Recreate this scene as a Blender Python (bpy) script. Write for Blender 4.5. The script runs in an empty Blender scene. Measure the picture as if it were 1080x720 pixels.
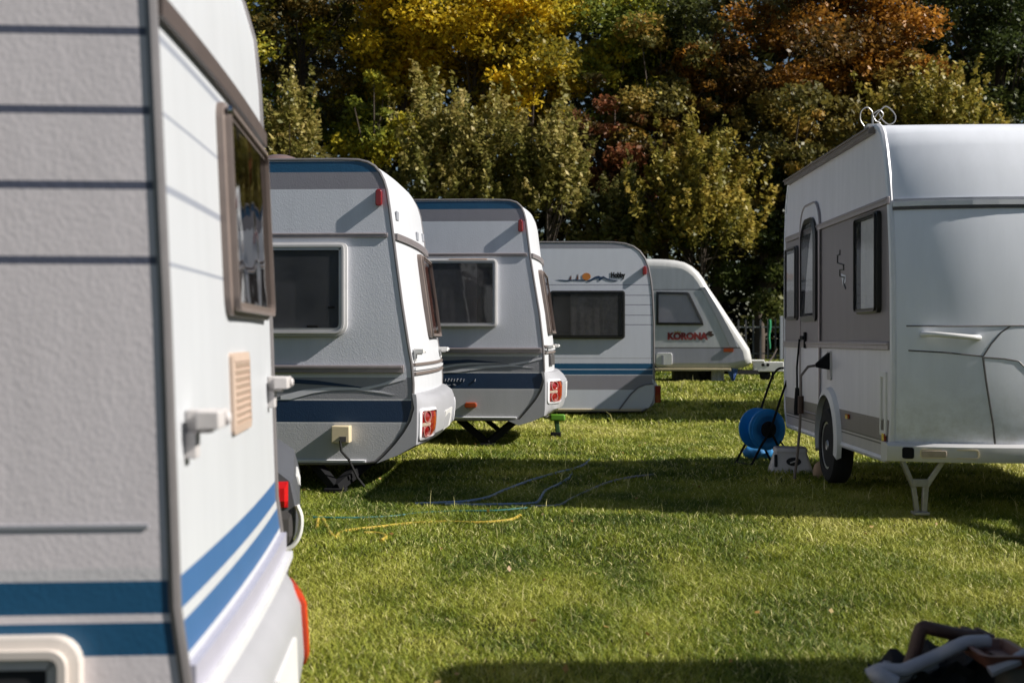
import bpy, math, random
import numpy as np
from mathutils import Vector, Matrix
random.seed(7); rng = np.random.default_rng(11)
R = math.radians
sc = bpy.context.scene
COL = sc.collection
F, CX, HY, EYE = 1350.0, 540.0, 357.0, 1.15      # focal length in photo pixels, centre column, horizon row, eye height

# ------------------------------------------------------------------ helpers
def ray(px, py, D):
    return ((px-CX)/F*D, D, EYE-(py-HY)/F*D)

def ground_z(x, y):
    t = np.clip((np.asarray(y, float)-18.5)/8.0, 0, 1)
    s = t*t*(3-2*t)*0.24
    x = np.asarray(x, float)
    return s + 0.012*np.sin(x*1.3+0.6)*np.sin(y*0.9+x*0.4) + 0.008*np.sin(x*3.1+1.0+y*2.2)

def on_ground(px, py):
    D = F*EYE/(py-HY)
    for _ in range(6):
        g = float(ground_z((px-CX)/F*D, D)); D = F*(EYE-g)/(py-HY)
    x = (px-CX)/F*D
    return x, D, float(ground_z(x, D))

class MB:
    def __init__(s): s.v = []; s.f = []
    def add(s, vs, fs):
        n = len(s.v); s.v += [tuple(p) for p in vs]; s.f += [tuple(i+n for i in f) for f in fs]; return s
    def box(s, c, d, rz=0.0, rx=0.0, ry=0.0):
        M = Matrix.Rotation(rz, 3, 'Z') @ Matrix.Rotation(ry, 3, 'Y') @ Matrix.Rotation(rx, 3, 'X')
        vs = []
        for x in (-.5, .5):
            for y in (-.5, .5):
                for z in (-.5, .5):
                    vs.append(Vector(c) + M @ Vector((x*d[0], y*d[1], z*d[2])))
        return s.add(vs, [(0,1,3,2),(4,6,7,5),(0,4,5,1),(2,3,7,6),(0,2,6,4),(1,5,7,3)])
    def bar(s, a, b, w, h=None):
        a, b = Vector(a), Vector(b); h = h or w
        t = (b-a).normalized(); up = Vector((0,0,1)) if abs(t.z) < .95 else Vector((1,0,0))
        x = t.cross(up).normalized(); y = x.cross(t).normalized()
        vs = []
        for p in (a, b):
            for i, j in ((-1,-1),(1,-1),(1,1),(-1,1)): vs.append(p + x*i*w/2 + y*j*h/2)
        return s.add(vs, [(0,1,2,3),(7,6,5,4),(0,4,5,1),(1,5,6,2),(2,6,7,3),(3,7,4,0)])
    def tube(s, path, r, n=8, closed=False):
        P = [Vector(p) for p in path]; m = len(P)
        rs = r if isinstance(r, (list, tuple)) else [r]*m
        prev = None; rings = []
        for i in range(m):
            if closed: t = (P[(i+1) % m]-P[i-1])
            else: t = P[min(i+1, m-1)]-P[max(i-1, 0)]
            t = t.normalized() if t.length > 1e-9 else Vector((0,0,1))
            if prev is None:
                up = Vector((0,0,1)) if abs(t.z) < .9 else Vector((1,0,0)); x = t.cross(up).normalized()
            else:
                x = prev - t*prev.dot(t); x = x.normalized() if x.length > 1e-6 else t.orthogonal().normalized()
            prev = x; y = t.cross(x)
            rings.append([P[i] + x*math.cos(2*math.pi*k/n)*rs[i] + y*math.sin(2*math.pi*k/n)*rs[i] for k in range(n)])
        vs = [p for q in rings for p in q]; fs = []
        for i in range(m if closed else m-1):
            j = (i+1) % m
            for k in range(n): fs.append((i*n+k, i*n+(k+1) % n, j*n+(k+1) % n, j*n+k))
        if not closed: fs += [tuple(range(n))[::-1], tuple(range((m-1)*n, m*n))]
        return s.add(vs, fs)
    def lathe(s, prof, c, axis='Z', n=24):
        vs = []; c = Vector(c)
        for r, h in prof:
            for k in range(n):
                a = 2*math.pi*k/n; p = (r*math.cos(a), r*math.sin(a), h)
                if axis == 'Y': p = (p[0], p[2], p[1])
                if axis == 'X': p = (p[2], p[0], p[1])
                vs.append(c+Vector(p))
        fs = []; m = len(prof)
        for i in range(m-1):
            for k in range(n): fs.append((i*n+k, i*n+(k+1) % n, (i+1)*n+(k+1) % n, (i+1)*n+k))
        fs += [tuple(range(n))[::-1], tuple(range((m-1)*n, m*n))]
        return s.add(vs, fs)
    def plate(s, poly, P, d0, d1):
        """polygon (a,b) mapped by P(a,b,d), from depth d0 to d1"""
        n = len(poly)
        vs = [P(a, b, d0) for a, b in poly] + [P(a, b, d1) for a, b in poly]
        fs = [tuple(range(n))[::-1], tuple(range(n, 2*n))]
        fs += [(i, (i+1) % n, n+(i+1) % n, n+i) for i in range(n)]
        return s.add(vs, fs)
    def ring(s, outer, inner, P, d0, d1, slope=0.0):
        n = len(outer)
        vs = [P(a, b, d0) for a, b in outer] + [P(a, b, d1-slope) for a, b in outer] + [P(a, b, d1) for a, b in inner] + [P(a, b, d0) for a, b in inner]
        fs = []
        for i in range(n):
            j = (i+1) % n
            fs += [(i, j, n+j, n+i), (n+i, n+j, 2*n+j, 2*n+i), (2*n+i, 2*n+j, 3*n+j, 3*n+i)]
        return s.add(vs, fs)
    def gplate(s, a0, a1, b0, b1, P, d0, d1, n=8, k=4):
        vs = []
        for d in (d0, d1):
            for j in range(k+1):
                for i in range(n+1):
                    ed = .35 if (d == d1 and (i in (0, n) or j in (0, k))) else 1.0
                    vs.append(P(a0+(a1-a0)*i/n, b0+(b1-b0)*j/k, d*ed))
        o = (n+1)*(k+1); g = lambda q, i, j: q*o+j*(n+1)+i; fs = []
        for q in (0, 1):
            fs += [(g(q,i,j), g(q,i+1,j), g(q,i+1,j+1), g(q,i,j+1)) for j in range(k) for i in range(n)]
        for i in range(n): fs += [(g(0,i,0), g(0,i+1,0), g(1,i+1,0), g(1,i,0)), (g(0,i,k), g(0,i+1,k), g(1,i+1,k), g(1,i,k))]
        for j in range(k): fs += [(g(0,0,j), g(0,0,j+1), g(1,0,j+1), g(1,0,j)), (g(0,n,j), g(0,n,j+1), g(1,n,j+1), g(1,n,j))]
        return s.add(vs, fs)
    def build(s, name, m, parent=None, smooth=False, bevel=0.0, label=None, angle=40):
        me = bpy.data.meshes.new(name); me.from_pydata([tuple(v) for v in s.v], [], s.f); me.update()
        import bmesh
        bm = bmesh.new(); bm.from_mesh(me); bmesh.ops.recalc_face_normals(bm, faces=bm.faces); bm.to_mesh(me); bm.free()
        if smooth:
            me.polygons.foreach_set('use_smooth', [True]*len(me.polygons))
            try: me.set_sharp_from_angle(angle=R(angle))
            except Exception: pass
        o = bpy.data.objects.new(name, me); COL.objects.link(o)
        if m: me.materials.append(m)
        if parent: o.parent = parent
        if bevel:
            b = o.modifiers.new('bevel', 'BEVEL'); b.width = bevel; b.segments = 3; b.limit_method = 'ANGLE'; b.angle_limit = R(35); b.harden_normals = False
            me.polygons.foreach_set('use_smooth', [True]*len(me.polygons))
            try: me.set_sharp_from_angle(angle=R(50))
            except Exception: pass
        if label: o['label'] = label
        return o

def rrect(a0, a1, b0, b1, r, n=5):
    rs = r if isinstance(r, (list, tuple)) else [r]*4      # lower right, upper right, upper left, lower left
    out = []
    for (cx, cy, a, rr) in ((a1, b0, -90, rs[0]), (a1, b1, 0, rs[1]), (a0, b1, 90, rs[2]), (a0, b0, 180, rs[3])):
        x = cx - rr if cx == a1 else cx + rr
        y = cy - rr if cy == b1 else cy + rr
        for k in range(n+1):
            t = R(a + 90*k/n); out.append((x+rr*math.cos(t), y+rr*math.sin(t)))
    return out
def dense(poly, step=.05):
    out = []
    for i, p in enumerate(poly):
        q = poly[(i+1) % len(poly)]; n = max(1, int(math.hypot(q[0]-p[0], q[1]-p[1])/step))
        out += [(p[0]+(q[0]-p[0])*k/n, p[1]+(q[1]-p[1])*k/n) for k in range(n)]
    return out
def inset(poly, w):
    n = len(poly); out = []
    A = sum(poly[i][0]*poly[(i+1) % n][1]-poly[(i+1) % n][0]*poly[i][1] for i in range(n))
    sg = 1 if A > 0 else -1
    for i in range(n):
        p, q, r = Vector(poly[i-1]), Vector(poly[i]), Vector(poly[(i+1) % n])
        e1, e2 = q-p, r-q
        if e1.length < 1e-9: e1 = e2
        if e2.length < 1e-9: e2 = e1
        n1 = Vector((-e1.y, e1.x)).normalized(); n2 = Vector((-e2.y, e2.x)).normalized()
        m = n1+n2; m = m.normalized() if m.length > 1e-6 else n1
        k = 1/max(.5, m.dot(n1))
        out.append((q.x+sg*m.x*w*k, q.y+sg*m.y*w*k))
    return out

def curve_path(pts, n=10):
    out = []
    P_ = [Vector(p) for p in pts]; P_ = [P_[0]*2-P_[1]] + P_ + [P_[-1]*2-P_[-2]]
    for i in range(1, len(P_)-2):
        for k in range(n):
            t = k/n; a, b, c, d = P_[i-1], P_[i], P_[i+1], P_[i+2]
            out.append(.5*((2*b)+(c-a)*t+(2*a-5*b+4*c-d)*t*t+(3*b-a-3*c+d)*t**3))
    out.append(P_[-2]); return out

def thing(name, label, cat, loc=(0,0,0), rz=0.0, group=None):
    o = bpy.data.objects.new(name, None); COL.objects.link(o); o.empty_display_size = .3
    o.location = loc; o.rotation_euler = (0,0,rz); o['label'] = label; o['category'] = cat
    if group: o['group'] = group
    return o
def tag(o, label, cat, group=None):
    o['label'] = label; o['category'] = cat
    if group: o['group'] = group
    return o

# ------------------------------------------------------------------ materials
def nd(nt, t, **kw):
    n = nt.nodes.new(t)
    for k, v in kw.items():
        if k in n.inputs: n.inputs[k].default_value = v
        else: setattr(n, k, v)
    return n
def base(name):
    m = bpy.data.materials.new(name); m.use_nodes = True; nt = m.node_tree
    return m, nt, nt.nodes['Principled BSDF'], nt.nodes['Material Output']
def mat(name, c, rough=.5, metal=0.0, vary=.12, vscale=9.0, bump=0.0, bscale=60.0, spec=.5, alpha=1.0, coat=0.0):
    m, nt, p, out = base(name); L = nt.links.new
    p.inputs['Roughness'].default_value = rough; p.inputs['Metallic'].default_value = metal
    p.inputs['Specular IOR Level'].default_value = spec; p.inputs['Coat Weight'].default_value = coat
    tc = nd(nt, 'ShaderNodeTexCoord')
    nz = nd(nt, 'ShaderNodeTexNoise', Scale=vscale, Detail=6.0, Roughness=.6); L(tc.outputs['Object'], nz.inputs['Vector'])
    mx = nd(nt, 'ShaderNodeMixRGB', blend_type='MIX'); L(nz.outputs['Fac'], mx.inputs['Fac'])
    mx.inputs['Color1'].default_value = (c[0]*(1-vary), c[1]*(1-vary), c[2]*(1-vary), 1)
    mx.inputs['Color2'].default_value = (min(1, c[0]*(1+vary)), min(1, c[1]*(1+vary)), min(1, c[2]*(1+vary)), 1)
    L(mx.outputs['Color'], p.inputs['Base Color'])
    if bump:
        n2 = nd(nt, 'ShaderNodeTexNoise', Scale=bscale, Detail=3.0); L(tc.outputs['Object'], n2.inputs['Vector'])
        b = nd(nt, 'ShaderNodeBump', Strength=bump, Distance=.004); L(n2.outputs['Fac'], b.inputs['Height']); L(b.outputs['Normal'], p.inputs['Normal'])
    return m
def wall_mat(name, stops, zmax=3.0, bump=.35, bscale=70.0, rough=.38, grime=.14, axis='Z', dirt=None):
    """painted sheet: bands by height (printed stripes), a hammered relief and faint dirt streaks"""
    m, nt, p, out = base(name); L = nt.links.new
    tc = nd(nt, 'ShaderNodeTexCoord'); sx = nd(nt, 'ShaderNodeSeparateXYZ'); L(tc.outputs['Object'], sx.inputs[0])
    mr = nd(nt, 'ShaderNodeMath', operation='DIVIDE'); L(sx.outputs[axis], mr.inputs[0]); mr.inputs[1].default_value = zmax
    cr = nd(nt, 'ShaderNodeValToRGB'); cr.color_ramp.interpolation = 'CONSTANT'; L(mr.outputs[0], cr.inputs['Fac'])
    el = cr.color_ramp.elements
    for i, (z, c) in enumerate(stops):
        pos = min(.9999, max(0, (round(z/zmax*255)-.5)/255))     # the ramp is read from 256 steps
        e = el[i] if i < 2 else el.new(pos)
        e.position = pos; e.color = (*c, 1)
    if len(stops) == 1: el[1].color = (*stops[0][1], 1)
    mp = nd(nt, 'ShaderNodeMapping'); mp.inputs['Scale'].default_value = (5, 5, .9); L(tc.outputs['Object'], mp.inputs['Vector'])
    nz = nd(nt, 'ShaderNodeTexNoise', Scale=1.6, Detail=8.0, Roughness=.65); L(mp.outputs[0], nz.inputs['Vector'])
    gr = nd(nt, 'ShaderNodeMapRange'); L(nz.outputs['Fac'], gr.inputs['Value'])
    gr.inputs['From Min'].default_value = .35; gr.inputs['From Max'].default_value = .7; gr.inputs['To Min'].default_value = 1-grime; gr.inputs['To Max'].default_value = 1.0
    mu = nd(nt, 'ShaderNodeMixRGB', blend_type='MULTIPLY', Fac=1.0); L(cr.outputs['Color'], mu.inputs['Color1']); L(gr.outputs[0], mu.inputs['Color2'])
    colr = mu.outputs['Color']
    if dirt:   # greenish algae and mud specks on the lowest part of the panel
        d1 = nd(nt, 'ShaderNodeTexNoise', Scale=7.0, Detail=9.0, Roughness=.75); L(tc.outputs['Object'], d1.inputs['Vector'])
        d2 = nd(nt, 'ShaderNodeMapRange'); L(sx.outputs['Z'], d2.inputs['Value']); d2.inputs['From Min'].default_value = dirt[1]; d2.inputs['From Max'].default_value = dirt[0]
        d3 = nd(nt, 'ShaderNodeMapRange'); L(d1.outputs['Fac'], d3.inputs['Value']); d3.inputs['From Min'].default_value = .42; d3.inputs['From Max'].default_value = .68; d3.inputs['To Max'].default_value = .6
        d4 = nd(nt, 'ShaderNodeMath', operation='MULTIPLY'); L(d2.outputs[0], d4.inputs[0]); L(d3.outputs[0], d4.inputs[1])
        d5 = nd(nt, 'ShaderNodeMixRGB'); L(d4.outputs[0], d5.inputs['Fac']); L(colr, d5.inputs['Color1']); d5.inputs['Color2'].default_value = (*dirt[2], 1); colr = d5.outputs['Color']
    L(colr, p.inputs['Base Color']); p.inputs['Roughness'].default_value = rough
    if bump:
        vo = nd(nt, 'ShaderNodeTexVoronoi', Scale=bscale, feature='SMOOTH_F1'); L(tc.outputs['Object'], vo.inputs['Vector'])
        n3 = nd(nt, 'ShaderNodeTexNoise', Scale=bscale*.6, Detail=2.0); L(tc.outputs['Object'], n3.inputs['Vector'])
        ad = nd(nt, 'ShaderNodeMath', operation='MULTIPLY_ADD'); L(n3.outputs['Fac'], ad.inputs[0]); ad.inputs[1].default_value = .35; L(vo.outputs['Distance'], ad.inputs[2])
        b = nd(nt, 'ShaderNodeBump', Strength=bump, Distance=.003); L(ad.outputs[0], b.inputs['Height']); L(b.outputs['Normal'], p.inputs['Normal'])
    return m
def glass_mat(name, tint, rough=.04, bump=.12, haze=0.0, ior=1.45):
    m, nt, p, out = base(name); L = nt.links.new; nt.nodes.remove(p)
    tr = nd(nt, 'ShaderNodeBsdfTransparent'); tr.inputs['Color'].default_value = (*tint, 1)
    gl = nd(nt, 'ShaderNodeBsdfGlossy', Roughness=rough); gl.inputs['Color'].default_value = (1,1,1,1)
    lw = nd(nt, 'ShaderNodeFresnel', IOR=ior)
    nz = nd(nt, 'ShaderNodeTexNoise', Scale=2.5, Detail=2.0); tc = nd(nt, 'ShaderNodeTexCoord'); L(tc.outputs['Object'], nz.inputs['Vector'])
    b = nd(nt, 'ShaderNodeBump', Strength=bump, Distance=.03); L(nz.outputs['Fac'], b.inputs['Height']); L(b.outputs['Normal'], gl.inputs['Normal'])
    ge = nd(nt, 'ShaderNodeNewGeometry'); sb = nd(nt, 'ShaderNodeMath', operation='SUBTRACT', use_clamp=True); L(lw.outputs[0], sb.inputs[0]); L(ge.outputs['Backfacing'], sb.inputs[1])
    mx = nd(nt, 'ShaderNodeMixShader'); L(sb.outputs[0], mx.inputs[0]); L(tr.outputs[0], mx.inputs[1]); L(gl.outputs[0], mx.inputs[2])
    if haze:   # pale haze mixed in to brighten the panes, as on scratched acrylic
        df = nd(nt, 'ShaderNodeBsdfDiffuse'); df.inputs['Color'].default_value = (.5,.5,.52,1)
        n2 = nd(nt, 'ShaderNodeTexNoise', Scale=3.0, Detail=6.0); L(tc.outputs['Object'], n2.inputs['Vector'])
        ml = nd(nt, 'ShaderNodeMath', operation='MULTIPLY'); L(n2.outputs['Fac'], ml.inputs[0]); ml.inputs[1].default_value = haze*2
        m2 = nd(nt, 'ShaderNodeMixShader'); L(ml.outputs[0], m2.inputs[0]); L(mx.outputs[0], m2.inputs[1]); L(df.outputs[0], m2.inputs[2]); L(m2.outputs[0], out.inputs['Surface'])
    else: L(mx.outputs[0], out.inputs['Surface'])
    return m
def leaf_mat(name, cols, transl=.35, rough=.5):
    m, nt, p, out = base(name); L = nt.links.new
    at = nd(nt, 'ShaderNodeAttribute', attribute_name='var')
    cr = nd(nt, 'ShaderNodeValToRGB'); L(at.outputs['Fac'], cr.inputs['Fac']); el = cr.color_ramp.elements
    for i, c in enumerate(cols):
        pos = i/(len(cols)-1)
        if i == 0: e = el[0]; e.position = 0
        elif i == len(cols)-1: e = el[-1]; e.position = 1
        else: e = el.new(pos)
        e.color = (*c, 1)
    L(cr.outputs['Color'], p.inputs['Base Color']); p.inputs['Roughness'].default_value = rough
    p.inputs['Specular IOR Level'].default_value = .35
    tl = nd(nt, 'ShaderNodeBsdfTranslucent'); L(cr.outputs['Color'], tl.inputs['Color'])
    mx = nd(nt, 'ShaderNodeMixShader'); mx.inputs[0].default_value = transl
    L(p.outputs[0], mx.inputs[1]); L(tl.outputs[0], mx.inputs[2]); L(mx.outputs[0], out.inputs['Surface'])
    return m

WHITE = (.60, .61, .635); OFFW = (.66, .64, .62); BLUE = (.010, .082, .175); NAVY = (.012, .035, .085); GREY = (.30, .29, .31); LGREY = (.46, .46, .49)
M = dict(
  white=mat('white_paint', WHITE, .32, vary=.07, vscale=3), white_plastic=mat('white_plastic', (.70,.69,.67), .4, vary=.08),
  cream=mat('cream_plastic', (.62,.52,.34), .45, vary=.06), trim=mat('aluminium_trim', (.22,.205,.205), .4, .4, vary=.18, vscale=14),
  trim_white=mat('white_trim', (.66,.66,.68), .35, vary=.1), trim_dark=mat('dark_trim', (.07,.065,.065), .45),
  rail=mat('rail_metal', (.30,.265,.265), .38, .45, vary=.2, vscale=18), black=mat('black_steel', (.008,.008,.009), .8, vary=.3, spec=.2),
  rubber=mat('rubber', (.010,.010,.010), .9, vary=.3, bump=.2), dark=mat('dark_interior', (.012,.012,.014), .8),
  brownish=mat('brown_frame', (.17,.135,.12), .42, vary=.2), frame_black=mat('black_window_frame', (.02,.019,.018), .35),
  lamp_orange=mat('orange_red_lens', (.50,.045,.012), .18, vary=.3, vscale=12), dark_bumper=mat('dark_grey_bumper', (.075,.078,.088), .45, vary=.15), red_bright=mat('bright_red_lens', (.55,.01,.012), .2, vary=.2), lens_rim=mat('lens_rim', (.34,.16,.14), .25), red=mat('red_lens', (.22,.006,.008), .14, vary=.45, vscale=26, coat=.6), orange=mat('orange_lens', (.34,.055,.010), .15, vary=.4, vscale=40, coat=.6),
  clear=mat('clear_lens', (.42,.34,.26), .15, vary=.3, vscale=30, coat=.6), chrome=mat('chrome', (.6,.6,.6), .15, 1.0),
  steel=mat('galvanised_steel', (.36,.35,.34), .45, .7, vary=.25, vscale=25), rimm=mat('wheel_rim', (.38,.38,.39), .35, .6, vary=.2),
  navy=mat('navy_vinyl', NAVY, .4), lgrey=mat('light_grey_vinyl', (.66,.66,.70), .4), chair_tube=mat('grey_chair_tube', (.34,.34,.37), .35, vary=.12), lilac_shading=mat('lilac_shaded_moulding', (.40,.39,.46), .4, vary=.08), bumper_white=mat('bumper_white', (.37,.37,.39), .35, vary=.10, vscale=5), bumper_grey=mat('grey_bumper', (.30,.31,.34), .45, vary=.1),
  dirty_white=mat('weathered_white', (.55,.54,.54), .42, vary=.16, vscale=5),
  blue_plastic=mat('blue_plastic', (.014,.24,.62), .4, vary=.2, vscale=20), step=mat('grey_step_plastic', (.52,.49,.48), .55, vary=.15),
  curtain_white=mat('white_curtain', (.82,.79,.77), .85, vary=.1), curtain_grey=mat('grey_curtain', (.48,.45,.44), .9, vary=.7, vscale=7),
  curtain_lilac=mat('lilac_blind', (.62,.58,.66), .9, vary=.1), curtain_pattern=mat('patterned_curtain', (.48,.45,.42), .9, vary=.9, vscale=14),
  blind_dark=mat('dark_blind', (.46,.465,.48), .7, vary=.3, vscale=4),
  yellow_hose=mat('yellow_hose', (.48,.34,.05), .45, vary=.15), blue_hose=mat('grey_blue_hose', (.13,.21,.34), .4, vary=.15), teal=mat('teal_cord', (.015,.12,.11), .5),
  cloth_white=mat('white_cloth', (.7,.7,.72), .9, vary=.15), cloth_blue=mat('blue_cloth', (.12,.22,.50), .8, vary=.35, vscale=12), crate=mat('dark_crate_plastic', (.03,.033,.03), .6, vary=.4),
  green=mat('green_plastic', (.10,.26,.02), .45, vary=.1), green_cloth=mat('green_cloth', (.01,.22,.09), .8, vary=.2),
  fence=mat('dark_fence_steel', (.06,.06,.065), .5, vary=.3), fence_post=mat('galvanised_post', (.34,.36,.40), .5, vary=.15),
  brown_cloth=mat('brown_leatherette', (.060,.028,.019), .6, vary=.25), red_brown=mat('red_brown_plastic', (.13,.052,.032), .5, vary=.15),
  bark=mat('bark', (.07,.052,.038), .9, vary=.4, vscale=6, bump=.6, bscale=18), stone=mat('stone', (.40,.27,.17), .8, vary=.2, bump=.4),
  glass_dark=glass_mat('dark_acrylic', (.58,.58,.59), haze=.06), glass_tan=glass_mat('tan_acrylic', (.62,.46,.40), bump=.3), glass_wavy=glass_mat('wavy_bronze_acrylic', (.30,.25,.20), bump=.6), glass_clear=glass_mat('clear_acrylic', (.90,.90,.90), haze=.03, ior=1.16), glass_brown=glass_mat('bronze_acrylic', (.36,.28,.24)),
)

# ------------------------------------------------------------------ caravan builder
# local axes of a caravan: u = x towards the end the photo shows, v = y across the body (0 = the long wall the photo shows), z up
class Caravan:
    def __init__(s, name, label, cat, X, Y, rz, W, L, group):
        s.X, s.Y, s.rz, s.W, s.L = X, Y, rz, W, L; s.c, s.s = math.cos(rz), math.sin(rz)
        s.root = thing(name, label, cat, (X, Y, 0), rz, group); s.bul = 0.0; s.bp = 2.0; s.er = .02
    def side(s, px, py, d=0.0):
        k = (px-CX)/F; X, Y = s.X + d*s.s, s.Y - d*s.c
        u = (k*Y-X)/(s.c-k*s.s); D = Y+u*s.s
        return u, EYE-(py-HY)*D/F
    def end(s, px, py, u0=0.0):
        k = (px-CX)/F; X, Y = s.X+u0*s.c, s.Y+u0*s.s
        v = (X-k*Y)/(s.s+k*s.c); D = Y+v*s.c
        return v, EYE-(py-HY)*D/F
    def S(s, a, b, d): return (a, -d, b)                     # on the long wall
    def eu(s, z):
        P = s.endp
        if z <= P[0][1]: return P[0][0]
        for (u0, z0), (u1, z1) in zip(P, P[1:]):
            if z0 <= z <= z1: return u0+(u1-u0)*(z-z0)/max(1e-6, z1-z0)
        return P[-1][0]
    def bulge(s, v): return s.bul*(1-abs(2*min(max(v, 0), s.W)/s.W-1)**s.bp)
    def E(s, a, b, d): return (s.eu(b)+s.bulge(a)+d, a, b)   # on the end wall
    def body(s, endp, m_side, m_shell, m_trim, trim_r=.016, bul=.0, bp=2.0, er=.02, other=None, nseg=28):
        s.endp = endp; s.bul = bul; s.bp = bp; s.er = er
        if other is None:
            other = [(-s.L-(u*.6), z) for u, z in endp]
        prof = list(endp) + list(reversed(other))            # bottom -> top at the shown end, back down at the other end
        # straight bottom closes the loop; smooth the profile a bit
        Z0, Z1 = min(z for _, z in prof), max(z for _, z in prof)
        n = len(prof)
        rows = []
        cols = []
        if er > 0:
            for k in range(5):
                t = math.pi/2*k/4; cols.append((er*(1-math.cos(t)), er*(1-math.sin(t))))
            cols += [(s.er+(s.W-2*s.er)*k/nseg, 0) for k in range(1, nseg)]
            cols += [(s.W-a, b) for a, b in reversed(cols[:5])]
        pn = []
        for i in range(n):
            a, b = Vector(prof[i-1]), Vector(prof[(i+1) % n]); t = (b-a); pn.append(max(0.0, t.normalized().y) if prof[i][0] > -s.L/2 else 0.0)
        b = MB(); vs = []; fs = []
        for v, ins in cols:
            q = inset(prof, ins) if ins > 1e-6 else prof
            for i, (u, z) in enumerate(q):
                vs.append((u + s.bulge(v)*min(1, pn[i]*1.2), v, z))
        m = len(cols)
        for c in range(m-1):
            for i in range(n):
                j = (i+1) % n
                fs.append((c*n+i, c*n+j, (c+1)*n+j, (c+1)*n+i))
        b.add(vs, fs); b.build('shell', m_shell, s.root, smooth=True)
        q = inset(prof, er)
        MB().add([(u, 0, z) for u, z in q], [tuple(range(n))]).build('side_wall', m_side, s.root)
        MB().add([(u, s.W, z) for u, z in q], [tuple(range(n))]).build('side_wall', m_side, s.root)
        qq = inset(prof, er*.3)
        if m_trim:
            MB().tube([(u, trim_r*.55, z) for u, z in qq], trim_r, 8, closed=True).build('edge_trim', m_trim, s.root, smooth=True)
            MB().tube([(u, s.W-trim_r*.55, z) for u, z in qq], trim_r, 8, closed=True).build('edge_trim', m_trim, s.root, smooth=True)
        s.prof = prof; s.z0 = Z0
        ch = MB().box((-s.L/2, s.W/2+.2, Z0+.03), (s.L-1.2, s.W-.9, .10))
        for v in (.75, s.W-.45): ch.bar((-s.L+.2, v, Z0-.0), (-.6, v, Z0-.0), .05, .08)
        ch.build('chassis', M['black'], s.root)
    def window(s, P, outer, fw, d, m_frame, m_pane, curtain=None, lip=True, slope=.012, cd=.006, backing=True):
        inner = inset(outer, fw)
        fr = MB().ring(outer, inner, P, 0.0, d, slope)
        if lip: fr.ring(inset(outer, fw*.35), inset(outer, fw*.62), P, d-.008, d+.008, 0)
        fo = fr.build('window', m_frame, s.root, smooth=True, angle=35)
        MB().plate(inset(outer, fw*.95), P, d*.82, d*.82+.003).build('pane', m_pane, fo)
        if backing: MB().plate(inset(outer, fw*.9), P, .001, .003).build('interior', M['dark'], fo)
        if curtain:
            m, a0, a1, b0, b1, folds = curtain
            cb = MB(); nx, ny = 60, 8; vs = []
            for j in range(ny+1):
                for i in range(nx+1):
                    a = a0+(a1-a0)*i/nx; b = b0+(b1-b0)*j/ny
                    w = math.sin(i/nx*folds*2*math.pi+.7*math.sin(j*.5))*.5+.35*math.sin(i/nx*folds*4.6+1)
                    vs.append(P(a, b, cd+.008*(w+.8)*.5))
            fs = [(j*(nx+1)+i, j*(nx+1)+i+1, (j+1)*(nx+1)+i+1, (j+1)*(nx+1)+i) for j in range(ny) for i in range(nx)]
            cb.add(vs, fs).build('curtain', m, fo, smooth=True)
        return fo
    def hrail(s, u0, u1, z, h, d, m):
        b = MB(); b.box(((u0+u1)/2, -d/2, z), (abs(u1-u0), d, h)); b.box(((u0+u1)/2, -d, z+h*.22), (abs(u1-u0)-.02, d*.5, h*.32))
        b.build('rail', m, s.root, bevel=.004)
    def erail(s, v0, v1, z, h, d, m, name='rail'):
        b = MB(); n = 14; pts = [s.E(v0+(v1-v0)*k/n, z, 0) for k in range(n+1)]
        for (p, q) in zip(pts, pts[1:]): b.bar((p[0]+d/2-.004, p[1], z), (q[0]+d/2-.004, q[1]+.001, z), d, h)
        return b.build(name, m, s.root)
    def ehandle(s, v, z, w, m, out=.06):
        p0 = s.E(v, z-w/2, 0); p1 = s.E(v, z+w/2, 0)
        b = MB(); b.box((p0[0]+out*.5, v, z), (out, .05, w*.55)); b.box((s.eu(z)+s.bulge(v)+out, v, z+w*.05), (out*.9, .13, w*.42))
        b.box((p0[0]+.012, v-.02, z-w*.55), (.024, .045, w*.6)); b.lathe([(.014,0),(.014,.006),(.008,.010)], (s.eu(z)+s.bulge(v)+out*1.45, v+.03, z+w*.05), 'X', 12)
        return b.build('grab_handle', m, s.root, bevel=.007)
    def leg(s, u, v, ztop, spread, th, m, foot=.0, fv=0.0):
        b = MB(); a = (u, v+fv, foot+.03)
        b.bar(a, (u-spread, v, ztop), th, th*1.2); b.bar(a, (u+spread*.9, v, ztop), th*1.3, th*1.2)
        b.bar((u+.08, v+fv+.05, foot+.10), (u+spread*.9, v+.05, ztop), th*.6); b.bar((u-spread*.55, v, ztop-.10), (u-spread*.55, v, ztop), .012)
        b.box((u, v+fv, foot+.015), (.16, .12, .03))
        return b.build('support_leg', m, s.root, bevel=.004)
    def wheel(s, u, r=.31, v=.03):
        w = bpy.data.objects.new('wheel', None); COL.objects.link(w); w.parent = s.root; w.location = (u, v, r)
        prof = [(r*.62, -.02), (r*.66, -.035), (r*.93, -.03), (r, -.005), (r, .10), (r*.93, .122), (r*.62, .11)]
        MB().lathe(prof, (0,0,0), 'Y', 36).build('tyre', M['rubber'], w, smooth=True)
        rb = MB().lathe([(.0, -.02), (.035, -.03), (.05, -.012), (r*.5, .005), (r*.58, -.022), (r*.645, -.024), (r*.645, .11)], (0,0,0), 'Y', 36)
        for k in range(8):
            a = k*math.pi/4; rb.lathe([(.018, -.004), (.018, .004), (.016, .006)], (r*.36*math.cos(a), -.004, r*.36*math.sin(a)), 'Y', 10)
        rb.build('rim', M['rimm'], w, smooth=True)
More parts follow.
